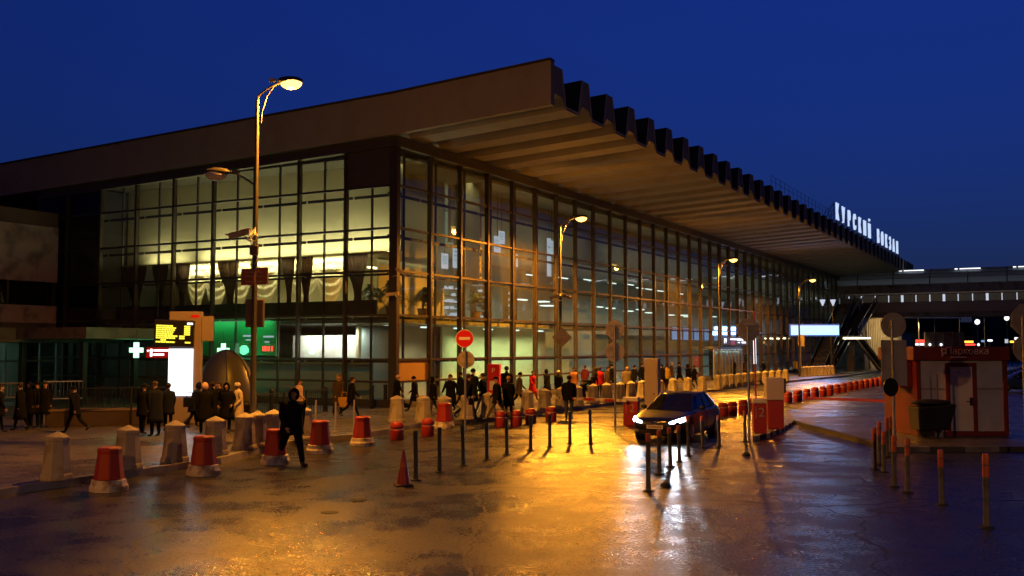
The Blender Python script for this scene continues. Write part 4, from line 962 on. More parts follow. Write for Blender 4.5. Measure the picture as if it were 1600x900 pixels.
for q in range(9):
    z = bh * (.52 - q * .155); x = -bw * .9; xe = -bw * .9 + lens[q] * bw * 1.35
    while x < xe:
        ww = random.uniform(.04, .12)
        if not (q == 7 and x < -bw * .75): b.box(x, min(x + ww, xe), -.058, -.051, z, z + bh * .115)
        x += ww + .014
    if q < 5: b.box(bw * .52, bw * .82, -.058, -.051, z, z + bh * .115)
    elif q < 7: b.box(bw * .28, bw * .55, -.058, -.051, z, z + bh * .115)
    elif q == 8: b.box(bw * .58, bw * .86, -.058, -.051, z, z + bh * .115)
b.build('led_text', E_LED, lb); b = MB(); b.box(bw * .66, bw * .95, -.058, -.051, bh * .72, bh * .88); b.build('clock', E_WHT, lb)
b = MB(); b.box(-.1, .5, .25, .5, -.1, .1); b.build('bracket', M_GALV, lb)
# pharmacy crosses and signs
def cross(label, px, py, Y, s):
    o = hung('pharmacy_cross', label, 'sign', px, py, Y, 0, 'lit pharmacy crosses'); b = MB(); b.box(-s, s, -.06, .06, -s * .36, s * .36); b.box(-s * .36, s * .36, -.058, .058, s * .361, s * 1.15); b.box(-s * .36, s * .36, -.058, .058, -s * 1.15, -s * .361); b.build('lit_face', E_CROSS, o)
    b = MB(); b.cyl((0, 0, s * 1.15), (0, 0, s * 1.15 + .6), .012, n=5); b.build('cable', M_BLK, o)
    light('cross_light', 'POINT', (0, -.35, 0), 60, (.15, 1, .40), .25, None, o); return o
cross('white pharmacy cross left of the totem under the canopy', 213, 547, 46.0, .31)
cross('white pharmacy cross on the green panel behind the tent', 349, 547, B(-.25, 10).y, .30)
o = hung('direction_sign', 'red direction sign with white arrow and lines left of the totem', 'sign', 248, 551, 41.5); b = MB(); b.box(-.5, .5, -.06, .06, -.22, .22); b.build('panel', M_SIGNR, o, bevel=.01)
b = MB(); b.box(-.2, .42, -.066, -.061, .05, .13); b.box(-.2, .25, -.066, -.061, -.12, -.04); b.box(-.34, -.24, -.066, -.061, -.16, .16); b.box(-.46, -.36, -.066, -.061, .06, .1); b.prism([(-.48, .08), (-.42, .02), (-.42, .14)], -.067, -.0615); b.build('lettering', E_WHT, o)
b = MB(); b.cyl((0, 0, .22), (0, 0, .9), .02, n=6); b.build('hanger', M_BLK, o)
o = thing('pharmacy_sign', 'white lettering lines and red digits on the green pharmacy panel', 'sign', B(.7, 9.3, 2.5), RZB - R(90))
b = MB(); b.box(-.9, -.1, -.03, -.01, 1.0, 1.08); b.box(-.7, -.15, -.03, -.01, .8, .86); b.box(.5, 1.2, -.03, -.01, .95, 1.03); b.box(.6, .9, -.03, -.01, .68, .76); b.build('lettering', E_POST, o)
b = MB(); b.box(.45, .75, -.03, -.01, .25, .5); b.box(.8, .95, -.03, -.01, .25, .5); b.box(1.05, 1.15, -.03, -.01, .25, .5); b.build('digits', E_REDL, o)
# dome tent
tt = thing('dome_shelter', 'domed shelter with navy front and shiny olive side behind the waiting group', 'shelter', G(352, 651, PZ), R(-15))
def dome(a0, a1, m, name, rx=1.25, ry=1.3, rz_=2.65):
    b = MB(); nu, nv = 14, 10
    vs = [(rx * math.cos(a0 + (a1 - a0) * i / nu) * math.cos(math.pi / 2 * j / nv), ry * math.sin(a0 + (a1 - a0) * i / nu) * math.cos(math.pi / 2 * j / nv), rz_ * math.sin(math.pi / 2 * j / nv) ** .85) for j in range(nv + 1) for i in range(nu + 1)]
    b.raw(vs, [(j * (nu + 1) + i, j * (nu + 1) + i + 1, (j + 1) * (nu + 1) + i + 1, (j + 1) * (nu + 1) + i) for j in range(nv) for i in range(nu)]); return b.build(name, m, tt, smooth=True)
dome(R(180), R(303), M_TENTD, 'front_panel'); dome(R(305), R(360), M_TENTO, 'side_panel'); dome(R(0), R(180), M_TENTD, 'rear_panel')
b = MB()
for a in (180, 304, 360): b.tube([(1.27 * math.cos(R(a)) * math.cos(math.pi / 2 * j / 10), 1.32 * math.sin(R(a)) * math.cos(math.pi / 2 * j / 10), 2.68 * math.sin(math.pi / 2 * j / 10) ** .85) for j in range(11)], .03, 6)
b.build('rib', M_TENTD, tt)
# red info stands
def red_stand(label, px, py, ty):
    p = G(px, py, PZ); o = thing('info_stand', label, 'info stand', p, R(-20), 'red information stands before the hall'); h_ = W(px, ty, p.y).z - PZ
    b = MB(); b.box(-.33, .33, -.12, .12, .05, h_); b.build('body', M_SIGNR, o, bevel=.02); b = MB(); b.box(-.37, .37, -.18, .18, 0, .049); b.build('foot', M_CONCD, o)
    lettering('Р', .3, .004, M_SIGNW, o, (0, -.126, h_ - .42)); b = MB(); b.box(-.2, .2, -.126, -.121, h_ * .3, h_ * .55); b.build('notice', M_SIGNW, o)
red_stand('red information stand among the crowd with a white mark', 772, 627, 569); red_stand('red information stand beside the lit entrance porch', 1089, 592, 557)
# long blue white sign with its posts
bl = thing('station_sign', 'long glowing white blue sign box raised on posts at the far end', 'sign', W(1272, 516, 104), R(-3))
sw_, sh_ = 37.5 * 104 / F, 7.4 * 104 / F
b = MB(); b.box(-sw_ * .96, -sw_ * .60, -.2, -.12, -sh_, sh_); b.box(-sw_ * .585, sw_, -.2, -.12, -sh_, sh_); b.build('lit_face', E_SIGN, bl)
b = MB(); b.box(-sw_ * 1.0, sw_ * 1.03, -.118, .3, -sh_ * 1.25, sh_ * 1.3); b.build('housing', E_SIGNB, bl, bevel=.02)
b = MB()
for x in (-sw_ * .6, sw_ * .7): b.cyl((x, .1, -sh_), (x, .1, PZ - bl.location.z), .12, n=8)
b.build('post', M_BLK, bl)
light('sign_light', 'AREA', (0, -.4, 0), 240, (.25, .45, 1), 5, (R(-90), 0, 0), bl, sy=.9)
# ------------------------------------------------------------------ footbridge
BU = 104.0
fb = thing('footbridge', 'glazed footbridge crossing high over the road from the far end of the hall', 'footbridge', B(BU, 0, 0), RZB)
BL = 95
def bpart(name, m, *bx, par=None, **k):
    b = MB()
    for q in bx: b.box(*q)
    return b.build(name, m, par or fb, **k)
bpart('girder', M_BRIDGE, (.2, 5.6, -BL, 4, 7.1, 8.0)); bpart('parapet', M_BRIDGEP, (0, .18, -BL, 4, 7.7, 9.0), (5.65, 5.8, -BL, 4, 7.7, 9.0))
bpart('window_frame', M_BRIDGE, (.0, .16, -BL, 4, 9.005, 9.08), (.0, .16, -BL, 4, 10.0, 10.12), (.0, .16, -BL, 4, 10.3, 11.5))
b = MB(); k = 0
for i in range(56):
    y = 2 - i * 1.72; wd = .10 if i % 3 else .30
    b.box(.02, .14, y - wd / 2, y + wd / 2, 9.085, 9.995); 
b.build('glowing_window_post', E_POST, fb)  # window posts given a glow of their own to read as backlit gaps
b = MB(); b.box(.07, .09, -BL, 4, 9.085, 9.995); b.build('pane', M_GLASS, fb)
b = MB(); b.box(5.3, 5.4, -BL, 4, 9.0, 11.6); b.build('inner_wall', M_ANNEXB, fb)
b = MB(); nv = 10
pr = [(2.9 - 3.0 * math.cos(math.pi * j / nv), 11.45 + 2.1 * math.sin(math.pi * j / nv) ** .8) for j in range(nv + 1)]
for j in range(nv):
    (x0, z0), (x1, z1) = pr[j], pr[j + 1]; b.face([(x0, -BL, z0), (x1, -BL, z1), (x1, 4, z1), (x0, 4, z0)])
rf = b.build('roof', M_BRIDGER, fb, smooth=True)
b = MB()
for i in range(20):
    y = 2 - i * 4.6; b.tube([(x, y, z + .03) for x, z in pr], .07, 5)
for j in (1, 2, 3, 4): b.cyl((pr[j][0], 4, pr[j][1] + .02), (pr[j][0], -BL, pr[j][1] + .02), .04, n=5)
b.build('rib', M_FRAMED, rf)
for i in range(12):
    y = -2.5 - i * 6.9; b = MB(); b.box(.80, 1.02, y - 1.6, y + .9, 13.30, 13.40); b.box(.80, 1.02, y + 1.15, y + 1.5, 13.30, 13.40); b.build('ceiling_lamp', E_WHT, fb)
light('bridge_light', 'AREA', (2.8, -40, 12.6), 700, (.95, .95, .9), 1.0, None, fb, sy=85)
for yy in (-33, -66):
    b = MB(); b.box(1.6, 3.6, yy - .9, yy + .9, 0, 7.09); b.build('pier', M_CONCD, fb, bevel=.1)
# stairs and landing under the bridge
def flight(label, u0, y0, z0, u1, y1, z1, wd):
    a, c = B(u0, y0, z0), B(u1, y1, z1); o = thing('stair_flight', label, 'stairs', (a.x, a.y, 0), math.atan2(c.y - a.y, c.x - a.x), 'stairs up to the footbridge')
    L_ = Vector((c.x - a.x, c.y - a.y, 0)).length; b = MB(); ns = 16
    for k in range(ns):
        x0, x1 = L_ * k / ns, L_ * (k + 1) / ns; zt = z0 + (z1 - z0) * (k + 1) / ns; b.box(x0, x1 - .002, -wd / 2, wd / 2, zt - .45, zt)
    b.build('steps', M_CONCD, o)
    for s in (-1, 1):
        b = MB(); y = s * wd / 2; b.raw([(0, y, z0 - .1), (L_, y, z1 - .1), (L_, y, z1 + 1.0), (0, y, z0 + 1.0), (0, y + s * .05, z0 - .1), (L_, y + s * .05, z1 - .1), (L_, y + s * .05, z1 + 1.0), (0, y + s * .05, z0 + 1.0)], [(0, 1, 2, 3), (7, 6, 5, 4), (0, 4, 5, 1), (2, 6, 7, 3), (1, 5, 6, 2), (3, 7, 4, 0)]); bo = b.build('balustrade', M_GLASSD, o)
        b = MB(); b.cyl((0, y, z0 + 1.03), (L_, y, z1 + 1.03), .05, n=6); b.cyl((0, y, z0 - .1), (L_, y, z1 - .1), .08, n=6); b.build('handrail', M_STEEL, bo)
    return o
flight('left flight of the stairs forming an inverted V under the bridge', 88, -1.6, .2, 91, -3.4, 4.4, 1.8)
flight('right flight of the stairs forming an inverted V under the bridge', 92, -7.2, .2, 91, -4.3, 4.4, 1.8)
flight('long dark flight rising beside the glass front up to the bridge', 86, -.9, .2, 95, -2.9, 8.6, 2.0)
flight('upper flight rising from the landing to the footbridge deck', 91, -3.9, 4.4, 103, -4.4, 9, 1.8)
o = thing('stair_landing', 'dark landing block with a bright underside lamp joining the stair flights', 'landing', B(91, -3.9, 0), RZB)
b = MB(); b.box(-1.4, 1.4, -1.3, 1.3, 4.0, 4.4); b.box(-.4, .4, -.4, .4, .0, 3.99); b.build('slab', M_CONCD, o)
b = MB(); b.box(-1.5, -1.42, -2.6, .6, 4.05, 4.2); b.build('lamp_strip', E_TUBEW, o)
o = thing('stair_tower', 'dark glazed stair tower between the hall and the footbridge', 'stair tower', B(101, -2.2, 0), RZB)
b = MB(); b.raw([(-1.8, -2.0, 0), (1.8, -2.0, 0), (1.8, 2.0, 0), (-1.8, 2.0, 0), (-1.2, -1.2, 9.5), (1.2, -1.2, 9.5), (1.2, 1.2, 9.5), (-1.2, 1.2, 9.5)], [(0, 3, 2, 1), (4, 5, 6, 7), (0, 1, 5, 4), (1, 2, 6, 5), (2, 3, 7, 6), (3, 0, 4, 7)]); b.build('body', M_BRIDGE, o)
b = MB(); b.tube([(-1.84, -2.05, 0), (-1.22, -1.23, 9.5)], .07, 6); b.tube([(-1.84, 2.05, 0), (-1.22, 1.23, 9.5)], .07, 6); b.tube([(1.84, -2.05, 0), (1.22, -1.23, 9.5)], .07, 6); b.build('edge_rail', M_STEEL, o)
# ------------------------------------------------------------------ far things beyond the bridge
def far_building(label, px0, px1, ytop, Y, m=M_FAR):
    a, c = W(px0, ytop, Y), W(px1, ytop, Y); o = thing('far_building', label, 'building', ((a.x + c.x) / 2, Y, 0)); hw = (c.x - a.x) / 2
    b = MB(); b.box(-hw, hw, 0, 14, 0, a.z); b.build('wall', m, o)
    b = MB(); b.box(-hw - .2, hw + .2, -.2, 14.2, a.z + .003, a.z + .4); b.build('roof', M_COPING, o); b = MB(); b2 = MB()
    for i in range(max(2, int(hw / 2.5))):
        for j in range(max(1, int(a.z / 3.4))):
            x = -hw + 1.5 + i * 5; b.box(x, x + 1.6, -.05, -.003, 1.2 + j * 3.3, 2.8 + j * 3.3)
    b.build('window', M_GLASSD, o); return o
far_building('low dark building behind the white hoarding beyond the bridge', 1400, 1500, 500, 240)
far_building('dark building behind the yellow and red shop sign', 1500, 1556, 506, 250)
far_building('dark building at the right edge beyond the bridge', 1562, 1690, 492, 230)
far_building('teal grey pavilion left of the white hoarding', 1424, 1452, 522, 200, mat('teal pavilion', (.03, .10, .12), .5))
o = thing('hoarding', 'long pale hoarding with faint stripes beyond the kiosk roof', 'hoarding', W(1476, 531, 150)); hx = 31 * 150 / F
b = MB(); b.box(-hx, hx, 0, .2, -2.4, 1.2); b.build('panel', M_HOARD, o); b = MB()
for k in range(5): b.box(-hx + k * 1.4, -hx + k * 1.4 + .12, -.12, -.01, -2.4, 1.2)
b.build('post', M_GALV, o)
b = MB(); b.prism([(.3, .9), (1.8, .3), (1.8, .5), (.6, 1.1)], -.02, -.002); b.build('stripe', M_RED, o)
def shopsign(label, px, py, wpx, hpx, m, Y, m2=None):
    o = thing('shop_sign', label, 'sign', W(px, py, Y)); a, c = wpx * Y / F / 2, hpx * Y / F / 2
    b = MB(); b.box(-a, a, .0, .3, -c, c); b.build('housing', M_BLK, o); b = MB(); x = -a * .95
    while x < a * .9: ww = random.uniform(.25, .8) * c; b.box(x, min(x + ww, a * .95), -.05, -.002, -c * .75, c * .75); x += ww + c * .18
    b.build('lettering', m, o)
    b = MB(); b.box(-.06, .06, .1, .25, -W(px, py, Y).z, -c); b.build('post', M_BLK, o); return o
shopsign('red lit shop sign above the left end of the kiosk roof', 1438, 533, 15, 6, E_REDL, 170); shopsign('white lit shop sign under the red one', 1437, 538, 14, 4.5, E_WHT, 168)
shopsign('yellow lit shop sign with red lower edge above the kiosk band', 1513, 534, 16, 4, E_YEL, 165); shopsign('narrow red lit strip under the yellow shop sign', 1516, 538.5, 16, 3.5, E_REDL, 164)
shopsign('small blue lit sign right of the yellow shop sign', 1536, 533, 6, 4, E_BLUE, 165); shopsign('small white lit sign left of the bridge pier', 1547, 532, 8, 4, E_WHT, 160); shopsign('pinkish white lit sign right of the bridge pier', 1573, 533, 6, 8, E_POST, 160)
shopsign('small yellow green lit sign near the right edge', 1581, 534, 6, 4, E_YEL, 158); shopsign('white lit sign at the right edge above the blue cars', 1590, 529, 10, 5, E_WHT, 150)
shopsign('amber lit window sign left of the kiosk roof', 1433, 563, 9, 5, E_YEL, 120); shopsign('small white lit sign left of the kiosk band', 1425, 545, 5, 5, E_WHT, 140); shopsign('warm lit vending front left of the kiosk', 1421, 576, 6, 7, E_SODW, 100)
shopsign('two blue screens on the lit columns beyond the stairs', 1367, 536, 8, 11, E_BLUE, 190); shopsign('row of small red lights beyond the stairs', 1365, 524, 32, 2.5, E_REDL, 185); shopsign('row of small green lights beyond the stairs', 1367, 519, 24, 2, E_GRN, 188)
def far_lamp(label, px, py, Y, m=E_POST, r_=.28):
    p = W(px, py, Y); o = thing('far_lamp', label, 'street lamp', (p.x, p.y, 0)); b = MB(); b.cyl((0, 0, 0), (0, 0, p.z), .09, .06, 6); b.build('post', M_GALV, o); b = MB(); b.ball((0, 0, p.z), r_); b.build('globe', m, o)
far_lamp('white lit lamp beyond the bridge left of the pier', 1527, 503, 190, E_WHT, .5); far_lamp('white lit lamp beyond the bridge right of the pier', 1573, 497, 180, E_WHT, .45)
far_lamp('unlit lamp post beyond the bridge left of the hoarding', 1435, 497, 150, M_GALV, .1); far_lamp('unlit lamp post rising behind the hoarding', 1499, 497, 150, M_GALV, .1); far_lamp('thin unlit lamp post above the hoarding', 1460, 497, 170, M_GALV, .1); far_lamp('unlit twin post right of the white lamp', 1538, 497, 150, M_GALV, .1)
for i, (x, y, Y) in enumerate([(1453, 538.5, 150), (1470.5, 538.5, 150), (1529, 538.5, 150)]): far_lamp('small white lantern just above the kiosk band, %s from the left' % ordn(i), x, y, Y, E_WHT, .2)
# golden lit far wing beyond the bridge
o = thing('far_wing', 'golden lit columned wing of the hall beyond the stairs', 'building', B(107, -2, 0), RZB)
b = MB(); b.box(0, 40, 0, .3, .1, 9.5); b.build('wall', M_WARMW, o); b = MB()
for k in range(26): b.box(k * 1.55, k * 1.55 + .35, -.5, -.002, .1, 9.4)
b.build('column', M_CONC, o); light('wing_light', 'AREA', (18, -6, 6.8), 2500, (1, .66, .25), 30, (R(60), 0, 0), o, sy=2)

# ------------------------------------------------------------------ cars
def make_car(label, paint, lit):
    car = thing('parked_car' if not lit else 'saloon_car', label, 'car')
    hwd = .89
    st_ = [(-2.32, .62, .50, .80, .62), (-2.28, .76, .36, .98, .80), (-2.0, .84, .25, 1.06, .90), (-1.45, .885, .21, 1.05, .95), (-.7, .89, .2, 1.0, .97), (.2, .89, .2, .97, .95), (.95, .885, .2, .965, .93), (1.35, .875, .21, .92, .88), (1.85, .85, .23, .84, .80), (2.15, .78, .26, .76, .72), (2.30, .66, .32, .66, .60), (2.36, .52, .40, .56, .52)]
    rows = []
    for (y, w_, z0, z1, zs) in st_:
        h_ = [(0, z0), (w_ * .9, z0), (w_ * .985, z0 + .10), (w_, (z0 + zs) * .5 + .06), (w_ * .985, zs - .03), (w_ * .90, zs + (z1 - zs) * .55), (w_ * .55, z1 - .012), (0, z1)]
        rows.append([(x, y, z) for x, z in h_] + [(-x, y, z) for x, z in h_[-2:0:-1]])
    b = MB(); m_ = len(rows[0]); vs = [p for r_ in rows for p in r_]
    fs = [(i * m_ + j, i * m_ + (j + 1) % m_, (i + 1) * m_ + (j + 1) % m_, (i + 1) * m_ + j) for i in range(len(rows) - 1) for j in range(m_)] + [tuple(range(m_))[::-1], tuple((len(rows) - 1) * m_ + i for i in range(m_))]
    b.raw(vs, fs); body = b.build('body', paint, car, smooth=True); sd = body.modifiers.new('smooth', 'SUBSURF'); sd.levels = sd.render_levels = 2
    # greenhouse
    Bl = [(.74, 1.02, .945), (.80, .55, .965), (.82, -.25, .985), (.81, -1.0, 1.0), (.70, -1.72, 1.045)]
    Rl = [(.55, .22, 1.36), (.58, .0, 1.405), (.60, -.35, 1.44), (.585, -.95, 1.425), (.54, -1.22, 1.385)]
    b = MB(); xs_ = [-1, -.66, -.33, 0, .33, .66, 1]
    grid = [[(Rl[i][0] * x, Rl[i][1] + (.04 * (1 - x * x) if i == 0 else -.03 * (1 - x * x) if i == 4 else 0), Rl[i][2] + .035 * (1 - x * x)) for x in xs_] for i in range(5)]
    for i in range(4):
        for j in range(6): b.face([grid[i][j], grid[i][j + 1], grid[i + 1][j + 1], grid[i + 1][j]])
    rf = b.build('roof', paint, car, smooth=True); md = rf.modifiers.new('t', 'SOLIDIFY'); md.thickness = .02
    b = MB()
    for s in (-1, 1):
        for i in range(5):
            if i in (1, ): continue
            p0 = Vector((Bl[i][0] * s, Bl[i][1], Bl[i][2] - .03)); p1 = Vector((Rl[i][0] * s, Rl[i][1], Rl[i][2] + .005)); b.cyl(p0, p1, .035 if i in (0, 2) else .05, .03, 6)
        b.tube([Vector((r_[0] * s, r_[1], r_[2] + .005)) for r_ in Rl], .028, 6)
    b.build('pillar', paint, car, smooth=True)
    gl = []
    b = MB()
    for s in (-1, 1):
        for i in range(4): q = [Vector((p[0] * s, p[1], p[2])) for p in (Bl[i], Bl[i + 1], Rl[i + 1], Rl[i])]; b.face(q if s > 0 else q[::-1])
    b.build('side_window', M_CARGL, car)
    def screen(name, bi, ri, bow):
        b = MB(); n_ = 8; g_ = []
        for k in range(5):
            t = k / 4; row = []
            for j in range(n_ + 1):
                x = -1 + 2 * j / n_; p = Vector((Bl[bi][0] * x, Bl[bi][1] + bow * (1 - x * x), Bl[bi][2])).lerp(Vector((Rl[ri][0] * x, Rl[ri][1] + bow * .3 * (1 - x * x), Rl[ri][2] + .03 * (1 - x * x))), t); row.append(p)
            g_.append(row)
        for k in range(4):
            for j in range(n_): b.face([g_[k][j], g_[k][j + 1], g_[k + 1][j + 1], g_[k + 1][j]])
        return b.build(name, M_CARGL, car, smooth=True)
    screen('windscreen', 0, 0, .18); screen('rear_window', 4, 4, -.12)
    b = MB(); b.box(-.7, .7, -1.3, .6, .45, .9); b.box(-.55, -.1, -.1, .15, .9, 1.2); b.box(.1, .55, -.1, .15, .9, 1.2); b.build('seats', M_BLK, car)
    b = MB(); b.tube([(.36 + .18 * math.cos(a * .5236), .52 - .05 * math.sin(a * .5236), 1.0 + .17 * math.sin(a * .5236)) for a in range(13)], .014, 5); b.build('steering_wheel', M_RUB, car)
    for x in (-.8, .8):
        for y in (1.42, -1.38):
            s = 1 if x > 0 else -1
            b = MB(); b.cyl((x - s * .11, y, .325), (x + s * .085, y, .325), .325, n=24); wl = b.build('wheel', M_RUB, car, bevel=.02)
            b = MB()
            b.cyl((x + s * .078, y, .325), (x + s * .089, y, .325), .22, n=20)
            for k in range(8): a = k * math.pi / 4; b.box(-.02, .02, .04, .215, -.004, .004, M=Matrix.Translation((x + s * .096, y, .325)) @ Matrix.Rotation(a, 4, 'X') @ Matrix.Rotation(R(90), 4, 'Y'))
            b.build('rim', M_GALV, wl)
            b = MB(); b.cyl((x - s * .2, y, .36), (x + s * .07, y, .36), .385, n=24); b.build('wheel_arch', M_RUB, car)
    for s in (-1, 1):
        b = MB(); b.ball((s * .98, .62, 1.01), .12, sx=.9, sy=.55, sz=.62, n=12, k=8); b.box(s * .93 - .06, s * .93 + .03, .58, .66, .93, .98); mo = b.build('mirror', paint, car, smooth=True)
        # swept headlamp following the nose
        top = [(.80, 1.98, .775), (.70, 2.14, .735), (.58, 2.24, .69), (.44, 2.32, .63)]; bot = [(.825, 2.02, .665), (.73, 2.16, .615), (.58, 2.28, .60), (.44, 2.33, .605)]
        b = MB()
        ft = [Vector((x * s, y + .02, z)) for x, y, z in top]; fb_ = [Vector((x * s, y + .03, z)) for x, y, z in bot]; bk = Vector((0, -.2, 0))
        for k in range(3): b.face([ft[k], ft[k + 1], fb_[k + 1], fb_[k]]); b.face([ft[k] + bk, ft[k + 1] + bk, ft[k + 1], ft[k]]); b.face([fb_[k], fb_[k + 1], fb_[k + 1] + bk, fb_[k] + bk])
        b.face([ft[0], fb_[0], fb_[0] + bk, ft[0] + bk]); b.face([ft[3], fb_[3], fb_[3] + bk, ft[3] + bk])
        b.build('headlight', E_HEAD if lit else M_CHROME, car)
        if lit: light('headlight_beam', 'SPOT', (s * .66, 2.36, .66), 130 if s < 0 else 50, (.80, .88, 1), .06, (R(84), 0, s * R(2)), car, spot=R(75), blend=.8)
        b = MB(); b.cyl((s * .62, 2.18, .37), (s * .62, 2.30, .37), .055, n=12); b.build('fog_lamp', M_CHROME, car)
        b = MB(); b.box(s * .52 - .15, s * .52 + .15, -2.32, -2.2, .78, .92); b.build('tail_light', M_RED, car)
        b = MB(); b.box(s * .905 - .012, s * .905 + .012, -.18, .0, .86, .885); b.box(s * .9 - .012, s * .9 + .012, -1.05, -.88, .875, .90); b.build('door_handle', paint, car)
        b = MB(); b.box(s * .893 - .003, s * .893 + .003, .74, .752, .3, .93); b.box(s * .897 - .003, s * .897 + .003, -.25, -.238, .3, .96); b.build('door_seam', M_BLK, car)
    b = MB(); b.box(-.42, .42, 2.30, 2.375, .47, .57); b.box(-.55, .55, 2.24, 2.345, .27, .38); b.build('grille', M_GRILLE, car, bevel=.02)
    b = MB(); b.box(-.26, .26, 2.40, 2.412, .43, .545); b.build('number_plate', M_PLATE, car)
    b = MB()
    for k, x in enumerate((-.21, -.16, -.11, -.06, -.01, .04, .10, .17)): b.box(x, x + .032, 2.4125, 2.415, .46, .515)
    b.build('plate_characters', M_ANNEXB, car)
    b = MB(); b.tube([(.085 * math.cos(a * math.pi / 8), 2.40, .625 + .062 * math.sin(a * math.pi / 8)) for a in range(17)], .009, 6); b.tube([(-.08, 2.40, .635), (-.03, 2.40, .625), (0, 2.40, .595), (.03, 2.40, .625), (.08, 2.40, .635)], .009, 6); b.tube([(-.35, 2.385, .66), (-.1, 2.39, .635)], .006, 5); b.build('emblem', M_CHROME, car)
    b = MB(); b.box(-.75, .75, -1.9, 1.9, .18, .22); b.build('underbody', M_BLK, car); return car
car = make_car('dark saloon car with both headlights on driving out at the barrier', M_CARP, True)
cd = R(180) - TH + R(2)     # nose towards the camera, along the lane
fc = G(1024, 692); cn_ = fc + Vector((math.sin(TH - R(2)), math.cos(TH - R(2)), 0)) * 2.35
car.location = (cn_.x, cn_.y, 0); car.rotation_euler = (0, 0, R(180) - (TH - R(2)))
pc = make_car('blue parked car behind the right side of the kiosk', M_CARB, False); pc.location = G(1600, 612); pc.rotation_euler = (0, 0, R(80)); pc['group'] = 'cars parked behind the kiosk'
pc2 = dup(pc, G(1606, 592), R(82), 'blue parked car farther back at the right edge behind the nearer blue car')
# ------------------------------------------------------------------ people
SKIN = mat('skin', (.42, .25, .18), .55, var=.08)
SHOE = mat('dark shoe leather', (.015, .013, .012), .4)
CL = {}
def cloth(c, n):
    if n not in CL: CL[n] = mat(n + ' cloth', c, .9, var=.25, scale=9, bump=.2, bscale=60, spec=.12)
    return CL[n]
black, navy, brown, grey = cloth((.006, .006, .007), 'black'), cloth((.008, .011, .03), 'navy'), cloth((.06, .04, .025), 'brown'), cloth((.13, .11, .10), 'grey brown')
white, redc, jeans, yellow = cloth((.62, .54, .44), 'off-white'), cloth((.42, .015, .02), 'red'), cloth((.05, .06, .10), 'jeans'), cloth((.55, .36, .05), 'mustard')
fur, orange, rose = cloth((.42, .25, .06), 'fur'), cloth((.26, .12, .07), 'patterned orange'), cloth((.6, .42, .38), 'pale rose')
hairc = cloth((.04, .025, .015), 'dark hair'); darkred = cloth((.10, .015, .015), 'dark red')
PEOPLE = []
def skeleton(stride, lean, arms, bend):
    """joints for a 1.75 m figure facing +y; returns joints, bones (a, b, material)"""
    J, Rr, E = [], [], []
    def j(p, r, par=None, m=0):
        J.append(Vector(p)); Rr.append(r)
        if par is not None: E.append((par, len(J) - 1, m))
        return len(J) - 1
    def rotx(v, a): return Vector((v[0], v[1] * math.cos(a) - v[2] * math.sin(a), v[1] * math.sin(a) + v[2] * math.cos(a)))
    P = Vector((0, 0, .95)); up = lambda d, x=0, y=0: P + rotx((x, y, d), -lean)
    pel = j(P, (.155, .125)); sp = j(up(.20), (.165, .13), pel, 1); ch = j(up(.40), (.185, .14), sp, 1)
    nb = j(up(.53), (.085, .08), ch, 1); hd_ = up(.60) + rotx((0, .015, 0), -lean * .3)
    nk = j(hd_, (.058, .06), nb, 0); hc = j(hd_ + Vector((0, .02, .075)), (.076, .092), nk, 0); ht = j(hd_ + Vector((0, .015, .17)), (.07, .085), hc, 0)
    hands = []
    for s in (-1, 1):
        sh = j(up(.47, .19 * s), (.075, .075), ch, 1); aa, ab = arms[0 if s < 0 else 1]
        el = J[sh] + rotx((.05 * s, 0, -.29), aa - lean * .5); e = j(el, (.058, .058), sh, 1)
        wv = el + rotx((-.02 * s, 0, -.25), aa + ab - lean * .5); wr = j(wv, (.042, .042), e, 1)
        hv = wv + rotx((0, 0, -.09), aa + ab - lean * .5); h_ = j(hv, (.034, .02), wr, 0); hands.append((hv, aa + ab - lean * .5, s))
        t1, t2 = (stride * (1 if s < 0 else -1)), 0
        k1 = bend[0 if s < 0 else 1]
        hp = j(P + Vector((.095 * s, 0, -.07)), (.10, .11), pel, 2)
        kn = J[hp] + rotx((.005 * s, 0, -.42), t1); kk = j(kn, (.066, .07), hp, 2)
        an_ = kn + rotx((0, 0, -.40), t1 - k1); ak = j(an_, (.05, .052), kk, 2)
        hl = j(an_ + rotx((.0, .03, -.045), t1 - k1), (.042, .05), ak, 3); to_ = j(J[hl] + rotx((.015 * s, .15, -.012), t1 * .4 - k1 * .7), (.042, .028), hl, 3)
    return J, Rr, E, hands, hc
def person(label, px, py, hy, face, top, legs, hat=None, hatm=None, stride=.0, lean=.04, arms=((-.1, .25), (.1, .25)), bend=(.05, .05), coat=.0, skirt=.0, z=PZ, coatm=None, wide=1.0, hmin=1.58, hmax=1.9):
    p = G(px, py, z); Hh = max(hmin, min(hmax, (py - hy) * p.y / F)) - .03; sc_ = Hh / 1.76
    J, Rr, E, hands, hc = skeleton(stride, lean, arms, bend)
    me = bpy.data.meshes.new('person'); me.from_pydata([tuple(v) for v in J], [(a, b) for a, b, m in E], []); o = bpy.data.objects.new('person', me); col.objects.link(o)
    o.modifiers.new('skin', 'SKIN'); sv = me.skin_vertices[0].data
    for i, r_ in enumerate(Rr): sv[i].radius = r_; sv[i].use_root = (i == 0)
    ss = o.modifiers.new('sub', 'SUBSURF'); ss.levels = ss.render_levels = 1
    PEOPLE.append(dict(o=o, J=J, E=E, hands=hands, hc=hc, p=p, sc=sc_, face=face, label=label, top=top, legs=legs, hat=hat, hatm=hatm, coat=coat, coatm=coatm or top, lean=lean, wide=wide, stride=stride, skirt=skirt))
WK = dict(stride=.42, arms=((-.45, .3), (.4, .4)), bend=(.1, .55)); WK2 = dict(stride=-.42, arms=((.4, .4), (-.45, .3)), bend=(.55, .1))
